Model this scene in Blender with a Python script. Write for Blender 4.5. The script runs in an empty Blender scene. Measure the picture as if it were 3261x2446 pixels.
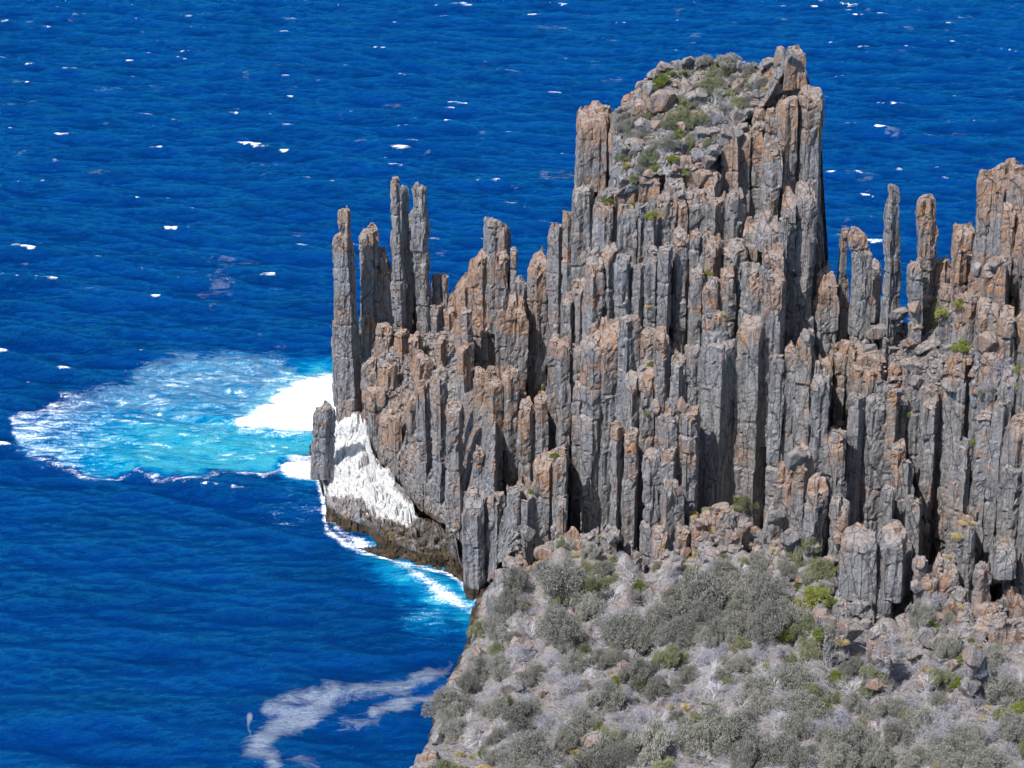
import bpy, math, random
import numpy as np
from mathutils import Vector, Matrix
random.seed(7); RNG = np.random.default_rng(11)
scn = bpy.context.scene
COL = scn.collection
# ------------------------------------------------------------------ camera, sky, sun, exposure
S = 3.1846                      # photograph pixels per 1024-wide pixel
FPX = 2424.0                    # focal length in 1024-wide pixels
PITCH = math.radians(20.0)
CAMH = 240.0
cam = bpy.data.cameras.new('camera'); camo = bpy.data.objects.new('camera', cam); COL.objects.link(camo)
cam.sensor_width = 36; cam.lens = 36*FPX/1024; cam.clip_start = 1; cam.clip_end = 60000
camo.location = (0, 0, CAMH); camo.rotation_euler = (math.pi/2-PITCH, 0, 0)
scn.camera = camo
SUN = Vector((-0.42, -0.44, 0.80)).normalized()
w = bpy.data.worlds.new('World'); scn.world = w; w.use_nodes = True
nt = w.node_tree; bg = nt.nodes['Background']; sky = nt.nodes.new('ShaderNodeTexSky')
sky.sky_type = 'NISHITA'; sky.sun_disc = False
sky.sun_elevation = math.asin(SUN.z); sky.sun_rotation = math.atan2(SUN.x, SUN.y)
nt.links.new(sky.outputs[0], bg.inputs[0]); bg.inputs[1].default_value = 0.14
sun = bpy.data.lights.new('sun', 'SUN'); sun.energy = 5.0; sun.angle = math.radians(0.5); sun.color = (1, 0.965, 0.91)
suno = bpy.data.objects.new('sun', sun); COL.objects.link(suno)
suno.rotation_euler = SUN.to_track_quat('Z', 'Y').to_euler()
vs = scn.view_settings; vs.view_transform = 'Standard'; vs.look = 'None'; vs.gamma = 1; vs.exposure = 0.25

# ------------------------------------------------------------------ picture <-> world
cp, sp = math.cos(PITCH), math.sin(PITCH)
def P(px, py, Y):
    """world point seen at photograph pixel (px,py) at distance Y (arrays welcome)"""
    x = (np.asarray(px, float)/S-512)/FPX; v = (384-np.asarray(py, float)/S)/FPX
    dy = cp+v*sp; dz = -sp+v*cp
    t = np.asarray(Y, float)/dy
    return x*t, t*dy, CAMH+t*dz
def proj(X, Y, Z):
    dz = Z-CAMH
    d = Y*cp-dz*sp; u = Y*sp+dz*cp
    return (X/d*FPX+512)*S, (384-u/d*FPX)*S
def mpp(Y, z=30): return (Y*cp+(CAMH-z)*sp)/FPX/S     # metres per photograph pixel

# ------------------------------------------------------------------ vectorised noise
def _h(ix, iy, iz, k):
    n = (ix.astype(np.int64)*374761393+iy.astype(np.int64)*668265263+iz.astype(np.int64)*2147483647+k*974634777) & 0xffffffff
    n = ((n ^ (n >> 13))*1274126177) & 0xffffffff
    n = ((n ^ (n >> 16))*2246822519) & 0xffffffff
    n = n ^ (n >> 15)
    return (n & 0xffffff)/float(0xffffff)
def vnoise(x, y, z, k=0):
    fx, fy, fz = np.floor(x), np.floor(y), np.floor(z)
    a, b, c = x-fx, y-fy, z-fz
    a = a*a*(3-2*a); b = b*b*(3-2*b); c = c*c*(3-2*c)
    ix, iy, iz = fx.astype(np.int64), fy.astype(np.int64), fz.astype(np.int64)
    r = 0
    for i in (0, 1):
        for j in (0, 1):
            for l in (0, 1):
                r = r+_h(ix+i, iy+j, iz+l, k)*(a if i else 1-a)*(b if j else 1-b)*(c if l else 1-c)
    return r
def fbm(x, y, z, o=4, k=0):
    s = 0; a = 0.5; t = 0
    for i in range(o):
        s = s+a*vnoise(x, y, z, k+i); t += a; a *= .5; x = x*2.03+3.1; y = y*2.03+1.7; z = z*2.03+5.3
    return s/t
def cell(x, y, z, k=0):
    """random value of the nearest jittered cell, and F2-F1"""
    sh = np.broadcast(x, y, z).shape
    fx, fy, fz = np.floor(x), np.floor(y), np.floor(z)
    ix, iy, iz = fx.astype(np.int64), fy.astype(np.int64), fz.astype(np.int64)
    f1 = np.full(sh, 9.); f2 = np.full(sh, 9.); v = np.zeros(sh)
    for i in (-1, 0, 1):
        for j in (-1, 0, 1):
            for l in (-1, 0, 1):
                a, b, c = ix+i, iy+j, iz+l
                d = (a+_h(a, b, c, k)-x)**2+(b+_h(a, b, c, k+7)-y)**2+(c+_h(a, b, c, k+13)-z)**2
                val = _h(a, b, c, k+29)
                m = d < f1
                f2 = np.where(m, f1, np.minimum(f2, d)); v = np.where(m, val, v); f1 = np.where(m, d, f1)
    return v, np.sqrt(f2)-np.sqrt(f1)
def sst(a, b, x):
    t = np.clip((x-a)/(b-a), 0, 1); return t*t*(3-2*t)

# ------------------------------------------------------------------ objects
def mk(name, V, Q=None, T=None, mats=(), attrs=None, parent=None, smooth=False, mi=None):
    me = bpy.data.meshes.new(name)
    V = np.asarray(V, np.float32).reshape(-1, 3)
    nq = 0 if Q is None else len(Q); ntr = 0 if T is None else len(T)
    me.vertices.add(len(V)); me.vertices.foreach_set('co', V.ravel())
    loops = np.concatenate([np.asarray(Q, np.int32).ravel() if nq else np.zeros(0, np.int32),
                            np.asarray(T, np.int32).ravel() if ntr else np.zeros(0, np.int32)])
    me.loops.add(len(loops)); me.loops.foreach_set('vertex_index', loops)
    st = np.concatenate([np.arange(nq)*4, nq*4+np.arange(ntr)*3]).astype(np.int32)
    me.polygons.add(nq+ntr); me.polygons.foreach_set('loop_start', st)
    if smooth: me.polygons.foreach_set('use_smooth', np.ones(nq+ntr, bool))
    for m in mats: me.materials.append(m)
    if mi is not None: me.polygons.foreach_set('material_index', np.asarray(mi, np.int32))
    for n_, a in (attrs or {}).items():
        at = me.attributes.new(n_, 'FLOAT', 'POINT'); at.data.foreach_set('value', np.asarray(a, np.float32).ravel())
    me.update(calc_edges=True)
    if not smooth:
        try: me.shade_flat()
        except Exception: pass
    o = bpy.data.objects.new(name, me); COL.objects.link(o)
    if parent: o.parent = parent
    return o
def tag(o, label, cat, group=None):
    o['label'] = label; o['category'] = cat
    if group: o['group'] = group
def grid_faces(nr, nc, wrap=False, off=0):
    r = np.arange(nr-1)[:, None]; c = np.arange(nc if wrap else nc-1)[None, :]
    c2 = (c+1) % nc
    return np.stack([r*nc+c, r*nc+c2, (r+1)*nc+c2, (r+1)*nc+c], -1).reshape(-1, 4)+off

# ------------------------------------------------------------------ materials
class N:
    def __init__(s, name):
        s.m = bpy.data.materials.new(name); s.m.use_nodes = True; s.t = s.m.node_tree
        s.b = s.t.nodes['Principled BSDF']; s.out = s.t.nodes['Material Output']
    def n(s, ty, **kw):
        a = s.t.nodes.new('ShaderNode'+ty)
        for k, v in kw.items():
            if k.startswith('i_'): a.inputs[k[2:]].default_value = v
            else: setattr(a, k, v)
        return a
    def l(s, a, b): s.t.links.new(a, b)
    def pos(s, sc):
        g = s.n('NewGeometry'); m = s.n('VectorMath', operation='MULTIPLY'); s.l(g.outputs['Position'], m.inputs[0]); m.inputs[1].default_value = sc
        return m.outputs[0]
    def noise(s, vec, scale, det=4, rough=.55, dist=0):
        a = s.n('TexNoise'); a.inputs['Scale'].default_value = scale; a.inputs['Detail'].default_value = det
        a.inputs['Roughness'].default_value = rough; a.inputs['Distortion'].default_value = dist; s.l(vec, a.inputs['Vector']); return a.outputs['Fac']
    def math(s, op, a, b=None, c=None, clamp=False):
        m = s.n('Math', operation=op); m.use_clamp = clamp
        for i, x in enumerate((a, b, c)):
            if x is None: continue
            if isinstance(x, (int, float)): m.inputs[i].default_value = x
            else: s.l(x, m.inputs[i])
        return m.outputs[0]
    def ramp(s, f, stops):
        r = s.n('ValToRGB'); s.l(f, r.inputs[0]); e = r.color_ramp.elements
        while len(e) < len(stops): e.new(.5)
        for el, (p, c) in zip(e, stops): el.position = p; el.color = (c, c, c, 1) if isinstance(c, (int, float)) else (*c, 1)
        return r.outputs[0]
    def mix(s, f, a, b):
        m = s.n('MixRGB')
        for i, x in enumerate((f, a, b)):
            if isinstance(x, (int, float)): m.inputs[i].default_value = x
            elif isinstance(x, tuple): m.inputs[i].default_value = (*x, 1)
            else: s.l(x, m.inputs[i])
        return m.outputs[0]
    def attr(s, n): a = s.n('Attribute'); a.attribute_name = n; return a.outputs['Fac']
    def bump(s, h, dist, strength=1, prev=None):
        b = s.n('Bump'); b.inputs['Distance'].default_value = dist; b.inputs['Strength'].default_value = strength; s.l(h, b.inputs['Height'])
        if prev is not None: s.l(prev, b.inputs['Normal'])
        return b.outputs[0]

def rock_material():
    k = N('dolerite')
    p1 = k.pos((1, 1, .22)); p0 = k.pos((1, 1, 1))
    streak = k.noise(p1, .9, 5, .65); big = k.noise(p0, .05, 3); med = k.noise(p0, .35, 4, .6); fine = k.noise(p0, 2.2, 4, .7)
    base = k.ramp(streak, [(.30, (.16, .158, .168)), (.46, (.30, .295, .305)), (.60, (.43, .415, .415)), (.74, (.58, .55, .53))])
    cool = k.ramp(med, [(.38, 0.0), (.62, 1.0)])
    base = k.mix(k.math('MULTIPLY', cool, .5), base, (.24, .258, .305))
    brown = k.ramp(big, [(.42, 0.), (.62, 1.)])
    base = k.mix(k.math('MULTIPLY', brown, .25), base, (.29, .222, .175))
    # rust and orange lichen: the attribute says how weathered, noise breaks it up
    ru = k.attr('rust')
    a = k.math('ADD', ru, k.math('MULTIPLY', k.math('SUBTRACT', med, .5), 2.1))
    a = k.math('ADD', a, k.math('MULTIPLY', k.math('SUBTRACT', fine, .5), 1.2))
    a = k.math('ADD', a, k.math('MULTIPLY', k.math('SUBTRACT', k.noise(p0, .11, 2), .48), 2.2))
    rm = k.ramp(a, [(.40, 0.), (.95, 1.)])
    rc = k.ramp(k.noise(p0, .6, 3), [(.33, (.40, .29, .245)), (.5, (.45, .30, .225)), (.62, (.55, .285, .14)), (.76, (.50, .34, .18))])
    base = k.mix(k.math('MULTIPLY', rm, .85), base, rc)
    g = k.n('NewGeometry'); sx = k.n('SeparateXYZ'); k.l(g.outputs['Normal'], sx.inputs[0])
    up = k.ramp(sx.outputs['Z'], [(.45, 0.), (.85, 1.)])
    base = k.mix(k.math('MULTIPLY', up, .55), base, (.58, .495, .455))  # upward faces painted paler and pinkish: sunlit tops put into the colour
    pits = k.ramp(fine, [(.30, .45), (.43, 1.)])
    mm = k.n('MixRGB', blend_type='MULTIPLY'); mm.inputs[0].default_value = 1; k.l(base, mm.inputs[1]); k.l(pits, mm.inputs[2]); base = mm.outputs[0]
    def crack(sc, vec, wdt):
        vo = k.n('TexVoronoi', feature='DISTANCE_TO_EDGE'); vo.inputs['Scale'].default_value = sc
        wv = k.n('VectorMath', operation='ADD'); k.l(vec, wv.inputs[0]); nn = k.n('TexNoise'); nn.inputs['Scale'].default_value = .35; k.l(p0, nn.inputs['Vector']); k.l(nn.outputs['Color'], wv.inputs[1])
        k.l(wv.outputs[0], vo.inputs['Vector']); return k.ramp(vo.outputs['Distance'], [(0., 0.), (wdt, 1.)])
    cA = crack(.30, k.pos((1, 1, .28)), .035); cB = crack(.85, k.pos((1, 1, .14)), .05)
    cr = k.math('MULTIPLY', cA, k.math('ADD', k.math('MULTIPLY', cB, .5), .5))
    cm = k.n('MixRGB', blend_type='MULTIPLY'); cm.inputs[0].default_value = .62; k.l(base, cm.inputs[1]); k.l(cr, cm.inputs[2]); base = cm.outputs[0]
    # wet band + weed near the waterline
    wet = k.attr('wet')
    wn = k.math('ADD', wet, k.math('MULTIPLY', k.math('SUBTRACT', med, .5), .8))
    wc = k.ramp(med, [(.4, (.045, .032, .02)), (.6, (.12, .085, .05)), (.72, (.26, .20, .11))])
    base = k.mix(k.ramp(wn, [(.40, 0.), (.62, 1.)]), base, wc)
    # guano
    gu = k.attr('guano')
    gn = k.math('ADD', gu, k.math('MULTIPLY', k.math('SUBTRACT', k.noise(k.pos((1, 1, .4)), .8, 6, .7), .5), 2.0))
    base = k.mix(k.ramp(gn, [(.44, 0.), (.54, 1.)]), base, (.93, .92, .91))
    k.l(base, k.b.inputs['Base Color']); k.b.inputs['Roughness'].default_value = .82; k.b.inputs['Specular IOR Level'].default_value = .3
    b = k.bump(cr, .35, .9)
    b = k.bump(k.noise(p1, 2.0, 6, .75), .8, 1., b)
    b = k.bump(k.noise(p0, 1.1, 6, .7), 1.0, .9, b)
    k.l(b, k.b.inputs['Normal'])
    return k.m
ROCK = rock_material()

def soil_material():
    k = N('soil_and_litter'); p0 = k.pos((1, 1, 1))
    a = k.noise(p0, .12, 4, .6); b = k.noise(p0, 1.6, 5, .75); c = k.noise(p0, .5, 4, .7)
    col = k.ramp(a, [(.35, (.21, .185, .18)), (.55, (.29, .255, .245)), (.7, (.37, .31, .275))])
    col = k.mix(k.ramp(b, [(.45, 0.), (.6, 1.)]), col, (.38, .35, .34))
    col = k.mix(k.ramp(b, [(.3, 1.), (.42, 0.)]), col, (.07, .06, .05))
    col = k.mix(k.math('MULTIPLY', k.ramp(c, [(.55, 0.), (.65, 1.)]), .6), col, (.20, .19, .12))
    k.l(col, k.b.inputs['Base Color']); k.b.inputs['Roughness'].default_value = .95; k.b.inputs['Specular IOR Level'].default_value = .1
    k.l(k.bump(b, .8, 1.), k.b.inputs['Normal']); return k.m
SOIL = soil_material()

def leaf_material(name, c1, c2, c3):
    k = N(name); oi = k.n('ObjectInfo'); a = k.noise(k.pos((1, 1, 1)), .9, 3, .6)
    f = k.math('ADD', k.math('MULTIPLY', a, .8), k.math('MULTIPLY', oi.outputs['Random'], .35))
    col = k.ramp(f, [(.35, c1), (.58, c2), (.8, c3)])
    k.l(col, k.b.inputs['Base Color']); k.b.inputs['Roughness'].default_value = .75; k.b.inputs['Specular IOR Level'].default_value = .2
    return k.m
LEAF_GREY = leaf_material('grey_green_foliage', (.165, .163, .148), (.24, .238, .208), (.34, .33, .29))
LEAF_OLIVE = leaf_material('olive_foliage', (.15, .17, .10), (.215, .23, .13), (.29, .29, .17))
LEAF_BRIGHT = leaf_material('bright_green_foliage', (.11, .14, .03), (.18, .21, .045), (.27, .28, .08))
LEAF_TWIG = leaf_material('dry_twigs', (.23, .23, .26), (.34, .34, .385), (.48, .48, .54))
WOOD = leaf_material('dark_wood', (.08, .065, .055), (.13, .11, .10), (.19, .165, .15))
DEAD = leaf_material('bleached_wood', (.50, .48, .52), (.66, .64, .69), (.80, .78, .82))
STRAW = leaf_material('straw', (.30, .24, .10), (.42, .33, .16), (.50, .41, .22))

# ------------------------------------------------------------------ the lie of the land (photograph column -> profile)
def tab(t, i): 
    a = np.array(t, float); return lambda x: np.interp(x, a[:, 0], a[:, i])
WATER = [(985,1440),(1000,1462),(1025,1560),(1041,1680),(1100,1725),(1171,1745),(1300,1790),(1431,1820),(1480,1865),(1540,1925)]
def sea_Y(py):
    v = (384-np.asarray(py, float)/S)/FPX; return CAMH*(cp+v*sp)/(sp-v*cp)
def zY(py, z):
    v = (384-np.asarray(py, float)/S)/FPX; return (CAMH-z)*(cp+v*sp)/(sp-v*cp)
FOOT = [(985,1425,606),(1060,1340,603),(1100,1315,599),(1160,1325,597),(1198,1473,572),(1236,1500,568),(1334,1640,549),(1442,1695,540),(1480,1840,523),(1540,1890,512),
        (1600,1810,500),(1800,1750,492),(2100,1790,478),(2400,1740,468),(2550,1800,455),(2700,1990,432),(3000,1950,430),(3261,1950,420),(3500,1950,412)]
SKY = [(985,1420,608),(1040,1330,606),(1128,1300,606),(1150,980,606),(1240,930,606),(1320,960,604),(1430,1000,598),(1480,960,594),(1550,820,586),(1620,870,582),(1665,990,578),(1700,900,574),
       (1760,800,570),(1815,720,564),(1850,640,560),(1885,420,556),(1940,355,554),(2005,328,554),(2016,297,555),(2050,254,557),(2094,220,559),(2137,192,560),(2200,190,562),(2300,200,562),(2430,208,556),
       (2500,175,548),(2560,190,540),(2600,330,532),(2618,420,527),(2645,960,515),(2700,960,508),(2800,990,502),(2860,1030,499),(2900,1015,497),(3000,960,492),(3050,880,486),
       (3110,760,482),(3150,640,478),(3261,620,470),(3500,600,460)]
_fp = tab(FOOT,1)
footP = lambda x: _fp(x)+np.where(np.asarray(x, float) > 1600, 34*np.sin(np.asarray(x, float)/37.)*np.sin(np.asarray(x, float)/91.+1)+22*np.sin(np.asarray(x, float)/19.), 0)
footY, skyP, skyY = tab(FOOT,2), tab(SKY,1), tab(SKY,2)
waterP = tab(WATER, 1)
def cliffY(px, py):
    t = (footP(px)-py)/np.maximum(footP(px)-skyP(px), 20)
    return footY(px)+(skyY(px)-footY(px))*np.clip(t, 0, 1.08)**1.5
YBOT = tab([(900,396),(1350,396),(2200,386),(3261,372),(3600,366)], 1)
def hillY(px, py):
    t = (py-footP(np.maximum(px,1545)))/(2446-footP(np.maximum(px,1545)))
    return footY(np.maximum(px,1545))+(YBOT(px)-footY(np.maximum(px,1545)))*t
def surfY(px, py): return _surfY(px, max(py, float(skyP(px))+6))
def _surfY(px, py): return float(hillY(px, py) if py > footP(px) else cliffY(px, py))
def surf(px, py):
    if py < 1000: py = max(py, float(skyP(px))+6)
    x, y, z = P(px, py, surfY(px, py)); return Vector((float(x), float(y), float(z)))

def poly_sd(px, py, poly):
    """signed distance to polygon in photograph pixels, positive inside"""
    px = np.asarray(px, float); py = np.asarray(py, float)
    d = np.full(px.shape, 1e9); ins = np.zeros(px.shape, bool); n = len(poly)
    for i in range(n):
        (ax, ay), (bx, by) = poly[i], poly[(i+1) % n]
        ex, ey = bx-ax, by-ay
        t = np.clip(((px-ax)*ex+(py-ay)*ey)/(ex*ex+ey*ey+1e-9), 0, 1)
        d = np.minimum(d, np.hypot(px-ax-t*ex, py-ay-t*ey))
        if ay != by:
            c = ((ay > py) != (by > py)) & (px < (bx-ax)*(py-ay)/(by-ay)+ax); ins ^= c
    return np.where(ins, d, -d)
def line_d(px, py, pts):
    d = np.full(np.shape(px), 1e9)
    for (ax, ay), (bx, by) in zip(pts[:-1], pts[1:]):
        ex, ey = bx-ax, by-ay
        t = np.clip(((px-ax)*ex+(py-ay)*ey)/(ex*ex+ey*ey+1e-9), 0, 1)
        d = np.minimum(d, np.hypot(px-ax-t*ex, py-ay-t*ey))
    return d
PLATEAU = [(1946,335),(2005,300),(2050,235),(2137,175),(2480,160),(2520,200),(2440,340),(2360,400),(2310,455),(2285,515),(2180,565),(2100,556),(2040,580),(1940,640),(1900,655),(1905,610),(1945,585)]
GUANO = [(1085,1316),(1162,1316),(1180,1400),(1198,1473),(1236,1495),(1265,1560),(1334,1636),(1301,1674),(1230,1650),(1171,1636),(1160,1587),(1063,1580),(985,1560),(1019,1500),(1046,1397)]

def rockify(X, Y, Z, nx, ny, nz, amp=1.0, k=0):
    """broken, blocky displacement along (nx,ny,nz)"""
    v, e = cell(X/1.9, Y/1.9, Z/6.0, k); v2, e2 = cell(X/.8, Y/.8, Z/2.0, k+50)
    d = -1.1*np.clip(v-.45, 0, 1)-.45*v2+.9*(fbm(X/5, Y/5, Z/9, 3, k+90)-.5)-.35*(e < .07)
    d = d*amp
    return X+nx*d, Y+ny*d, Z+nz*d

# ------------------------------------------------------------------ headland core (rock mass the columns stand on)
def vis_map(px):
    T = np.linspace(0, 1, 330)[1:]
    PY = footP(px)[None]+(skyP(px)-footP(px))[None]*T[:, None]; PXg = px[None]+0*PY
    M = cliffY(PXg, PY-60)
    for c in sorted(allc, key=lambda c: c['yt']):
        Yc = float(cliffY(c['cx'], c['yt']))
        if c['cx'] < 1600: Yc = min(Yc, float(zY(c['yb'], 1.5)))
        m = (PXg > c['xl']-4) & (PXg < c['xr']+4) & (PY > c['yt']-6) & (PY < c['yb']+30)
        if c['xr'] < 985 or (c['cx'] < 1600 and c['yt'] > 930) or (c['cx'] < 1700 and c['yt'] > 1400): continue
        M[m] = Yc+(c['xr']-c['xl'])*.085*.35
    # look only backwards, then soften
    K = M.copy()
    for a in (-3, -2, -1, 1, 2, 3): K = np.maximum(K, np.roll(M, a, 1))
    K2 = K.copy()
    for a in (-4, -2, 2, 4): K2 = np.maximum(K2, np.roll(K, a, 0))
    for _ in range(3): K2 = (K2+np.roll(K2, 1, 1)+np.roll(K2, -1, 1)+np.roll(K2, 1, 0)+np.roll(K2, -1, 0))/5
    return K2
def build_core():
    px = np.arange(985, 3500, 4.0); nc = len(px)
    rows = []
    wY = sea_Y(waterP(px))
    for t in np.linspace(0, 1, 60):                 # water edge (or buried) up to the cliff foot
        py = np.where(px < 1545, waterP(px)+(footP(px)-waterP(px))*t, footP(px)+60*(1-t))
        # terraces
        tt = t+.06*np.sin(t*18)
        Y = np.where(px < 1545, wY+(footY(px)-wY)*np.clip(tt,0,1), footY(px)-6*(1-t))
        rows.append((px, py, Y))
    ymap = vis_map(px)
    for j, t in enumerate(np.linspace(0, 1, 330)[1:]):
        py = footP(px)+(skyP(px)-footP(px))*t
        pl = sst(-6, 10, poly_sd(px, py, PLATEAU))
        Y = cliffY(px, py); Y2 = np.maximum(ymap[j], Y)+1.0
        Y2 = np.where(px < 1600, np.minimum(Y2, zY(py, 2.)), Y2)
        rows.append((px, py, (Y+.5)*pl+Y2*(1-pl)))
    PX = np.array([r[0] for r in rows]); PY = np.array([r[1] for r in rows]); YY = np.array([r[2] for r in rows])
    X, Y, Z = P(PX, PY, YY)
    # smooth start at the sea
    lump = (PX < 1545)*(np.arange(len(rows))[:, None] < 60)
    Z = Z+lump*np.clip(Z/4, 0, 1)*(2.6*(cell(X/4.2, Y/5., X*0, 71)[0]-.4)+1.0*(cell(X/1.6, Y/2., X*0, 72)[0]-.5))
    Z = Z-np.where((PX < 1545), .6*np.exp(-np.arange(len(rows))[:, None]/2.), 0)
    # back side
    bx, by, bz = X[-1], Y[-1], Z[-1]
    ext = []
    for t in np.linspace(0, 1, 40)[1:]:
        ext.append((bx, by+4*t**.5+10*t, bz+( -6-bz)*t**1.2))
    X = np.vstack([X, [e[0] for e in ext]]); Y = np.vstack([Y, [e[1] for e in ext]]); Z = np.vstack([Z, [e[2] for e in ext]])
    gy, gx = np.gradient(Y); zy, zx = np.gradient(Z); xy, xx = np.gradient(X)
    n = np.cross(np.stack([xx, gx, zx], -1), np.stack([xy, gy, zy], -1)); n /= np.linalg.norm(n, axis=-1, keepdims=True)+1e-9
    n = np.nan_to_num(n)
    flip = n[..., 1] > 0; flip[-38:] = False
    cv, ce = cell(X/5.5, X*0, Z/60.+3, 9); cv2, ce2 = cell(X/1.8, X*0, Z/22., 19)
    qx0, qy0 = proj(X, Y, Z)
    face = sst(1120, 1250, qx0)*(1-sst(-6, 10, poly_sd(qx0, qy0, PLATEAU)))*(np.arange(X.shape[0])[:, None] > 64)
    Yf = Y+face*(2.6*(cv-.5)+1.3*(cv2-.5)+1.4*np.exp(-(ce/.07)**2))
    X2, Y2, Z2 = rockify(X, Yf, Z, n[..., 0]*0, -np.ones_like(X)*.8, .6*np.ones_like(X), 1.3)
    qx, qy = proj(X, Y, Z)
    gu = np.clip(.5+poly_sd(qx, qy, GUANO)/26., -1, 1.3); gu[-39:] = -1
    gu = np.where(Z < 1.2, -1, gu)
    wet = np.clip(1.15-Z/3.8, 0, 1)
    br = sst(1100, 1180, qx)*sst(1480,1430,qx)*sst(7.5, 5.5, Z)*.55      # tan weed shelf
    wet = np.maximum(wet, br*(gu < .3))
    rust = .0+.28*fbm(X/12, Y/12, Z/20, 2, 3)
    rust = np.where((qx > 1880)&(qy < 650), .45, rust)
    rust = np.where((qx > 1150)&(qx < 1700)&(qy > 950)&(qy < 1500), rust+.26, rust)
    V = np.stack([X2, Y2, Z2], -1)
    o = mk('cliff_ground', V, grid_faces(*X.shape), mats=[ROCK], attrs=dict(rust=rust, guano=gu, wet=wet))
    o['kind'] = 'structure'

EDGE = [(1700,1560),(1890,1548),(1960,1545),(2080,1500),(2150,1446),(2230,1425),(2290,1405),(2320,1390),(2380,1350),(2446,1325),(2600,1260),(2900,1150)]
edgeX = tab(EDGE, 1)
def build_hill():
    pyr = np.arange(1690, 2900, 3.5); u = np.linspace(0, 1, 520)
    PY = pyr[:, None]+0*u[None]; 
    e = edgeX(pyr)+14*(vnoise(pyr/25, pyr*0, pyr*0, 5)-.5)
    PX = e[:, None]+(3560-e)[:, None]*u[None]
    YY = hillY(PX, PY); ft = footP(PX)
    YY = np.where(PY < ft, footY(PX)+8*(ft-PY)/60., YY)         # tucks in under the cliff
    X, Y, Z = P(PX, PY, YY)
    Z = Z-np.where(PY < ft, np.clip((ft-PY)/60., 0, 1)*6, 0)
    oc = cell(X/6., Y/4., X*0, 63)
    Z = Z+5.0*(fbm(X/13, Y/10, X*0, 3, 61)-.5)+1.2*(fbm(X/2.5, Y/2.5, X*0, 3, 62)-.5)-.3+1.6*np.clip(oc[0]-.72, 0, 1)/.28*sst(.0, .15, oc[1])
    # left side drops to the sea
    sk = []
    for t in np.linspace(1, 0, 30)[:-1]:
        x0, y0, z0 = X[:, 0], Y[:, 0], Z[:, 0]
        jx = 2.2*(cell(x0/3+t*3, y0/4., z0*0+t*6, 5)[0]-.5)
        sk.append((x0-5.0*t**.8+jx*np.sin(t*3.), y0+1.5*t, z0+(-4-z0)*t))
    X = np.hstack([np.array([s[0] for s in sk]).T, X]); Y = np.hstack([np.array([s[1] for s in sk]).T, Y]); Z = np.hstack([np.array([s[2] for s in sk]).T, Z])
    rock = np.zeros(X.shape); rock[:, :29] = 1
    V = np.stack([X, Y, Z], -1); F = grid_faces(*X.shape)
    mi = (F[:, 0] % X.shape[1] < 36).astype(int)
    wet = np.clip(1.1-Z/3.5, 0, 1)
    o = mk('hillside', V, F, mats=[SOIL, ROCK], mi=mi, attrs=dict(rust=.35+0*X, guano=-1+0*X, wet=wet))
    o['kind'] = 'structure'
build_hill()

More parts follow.
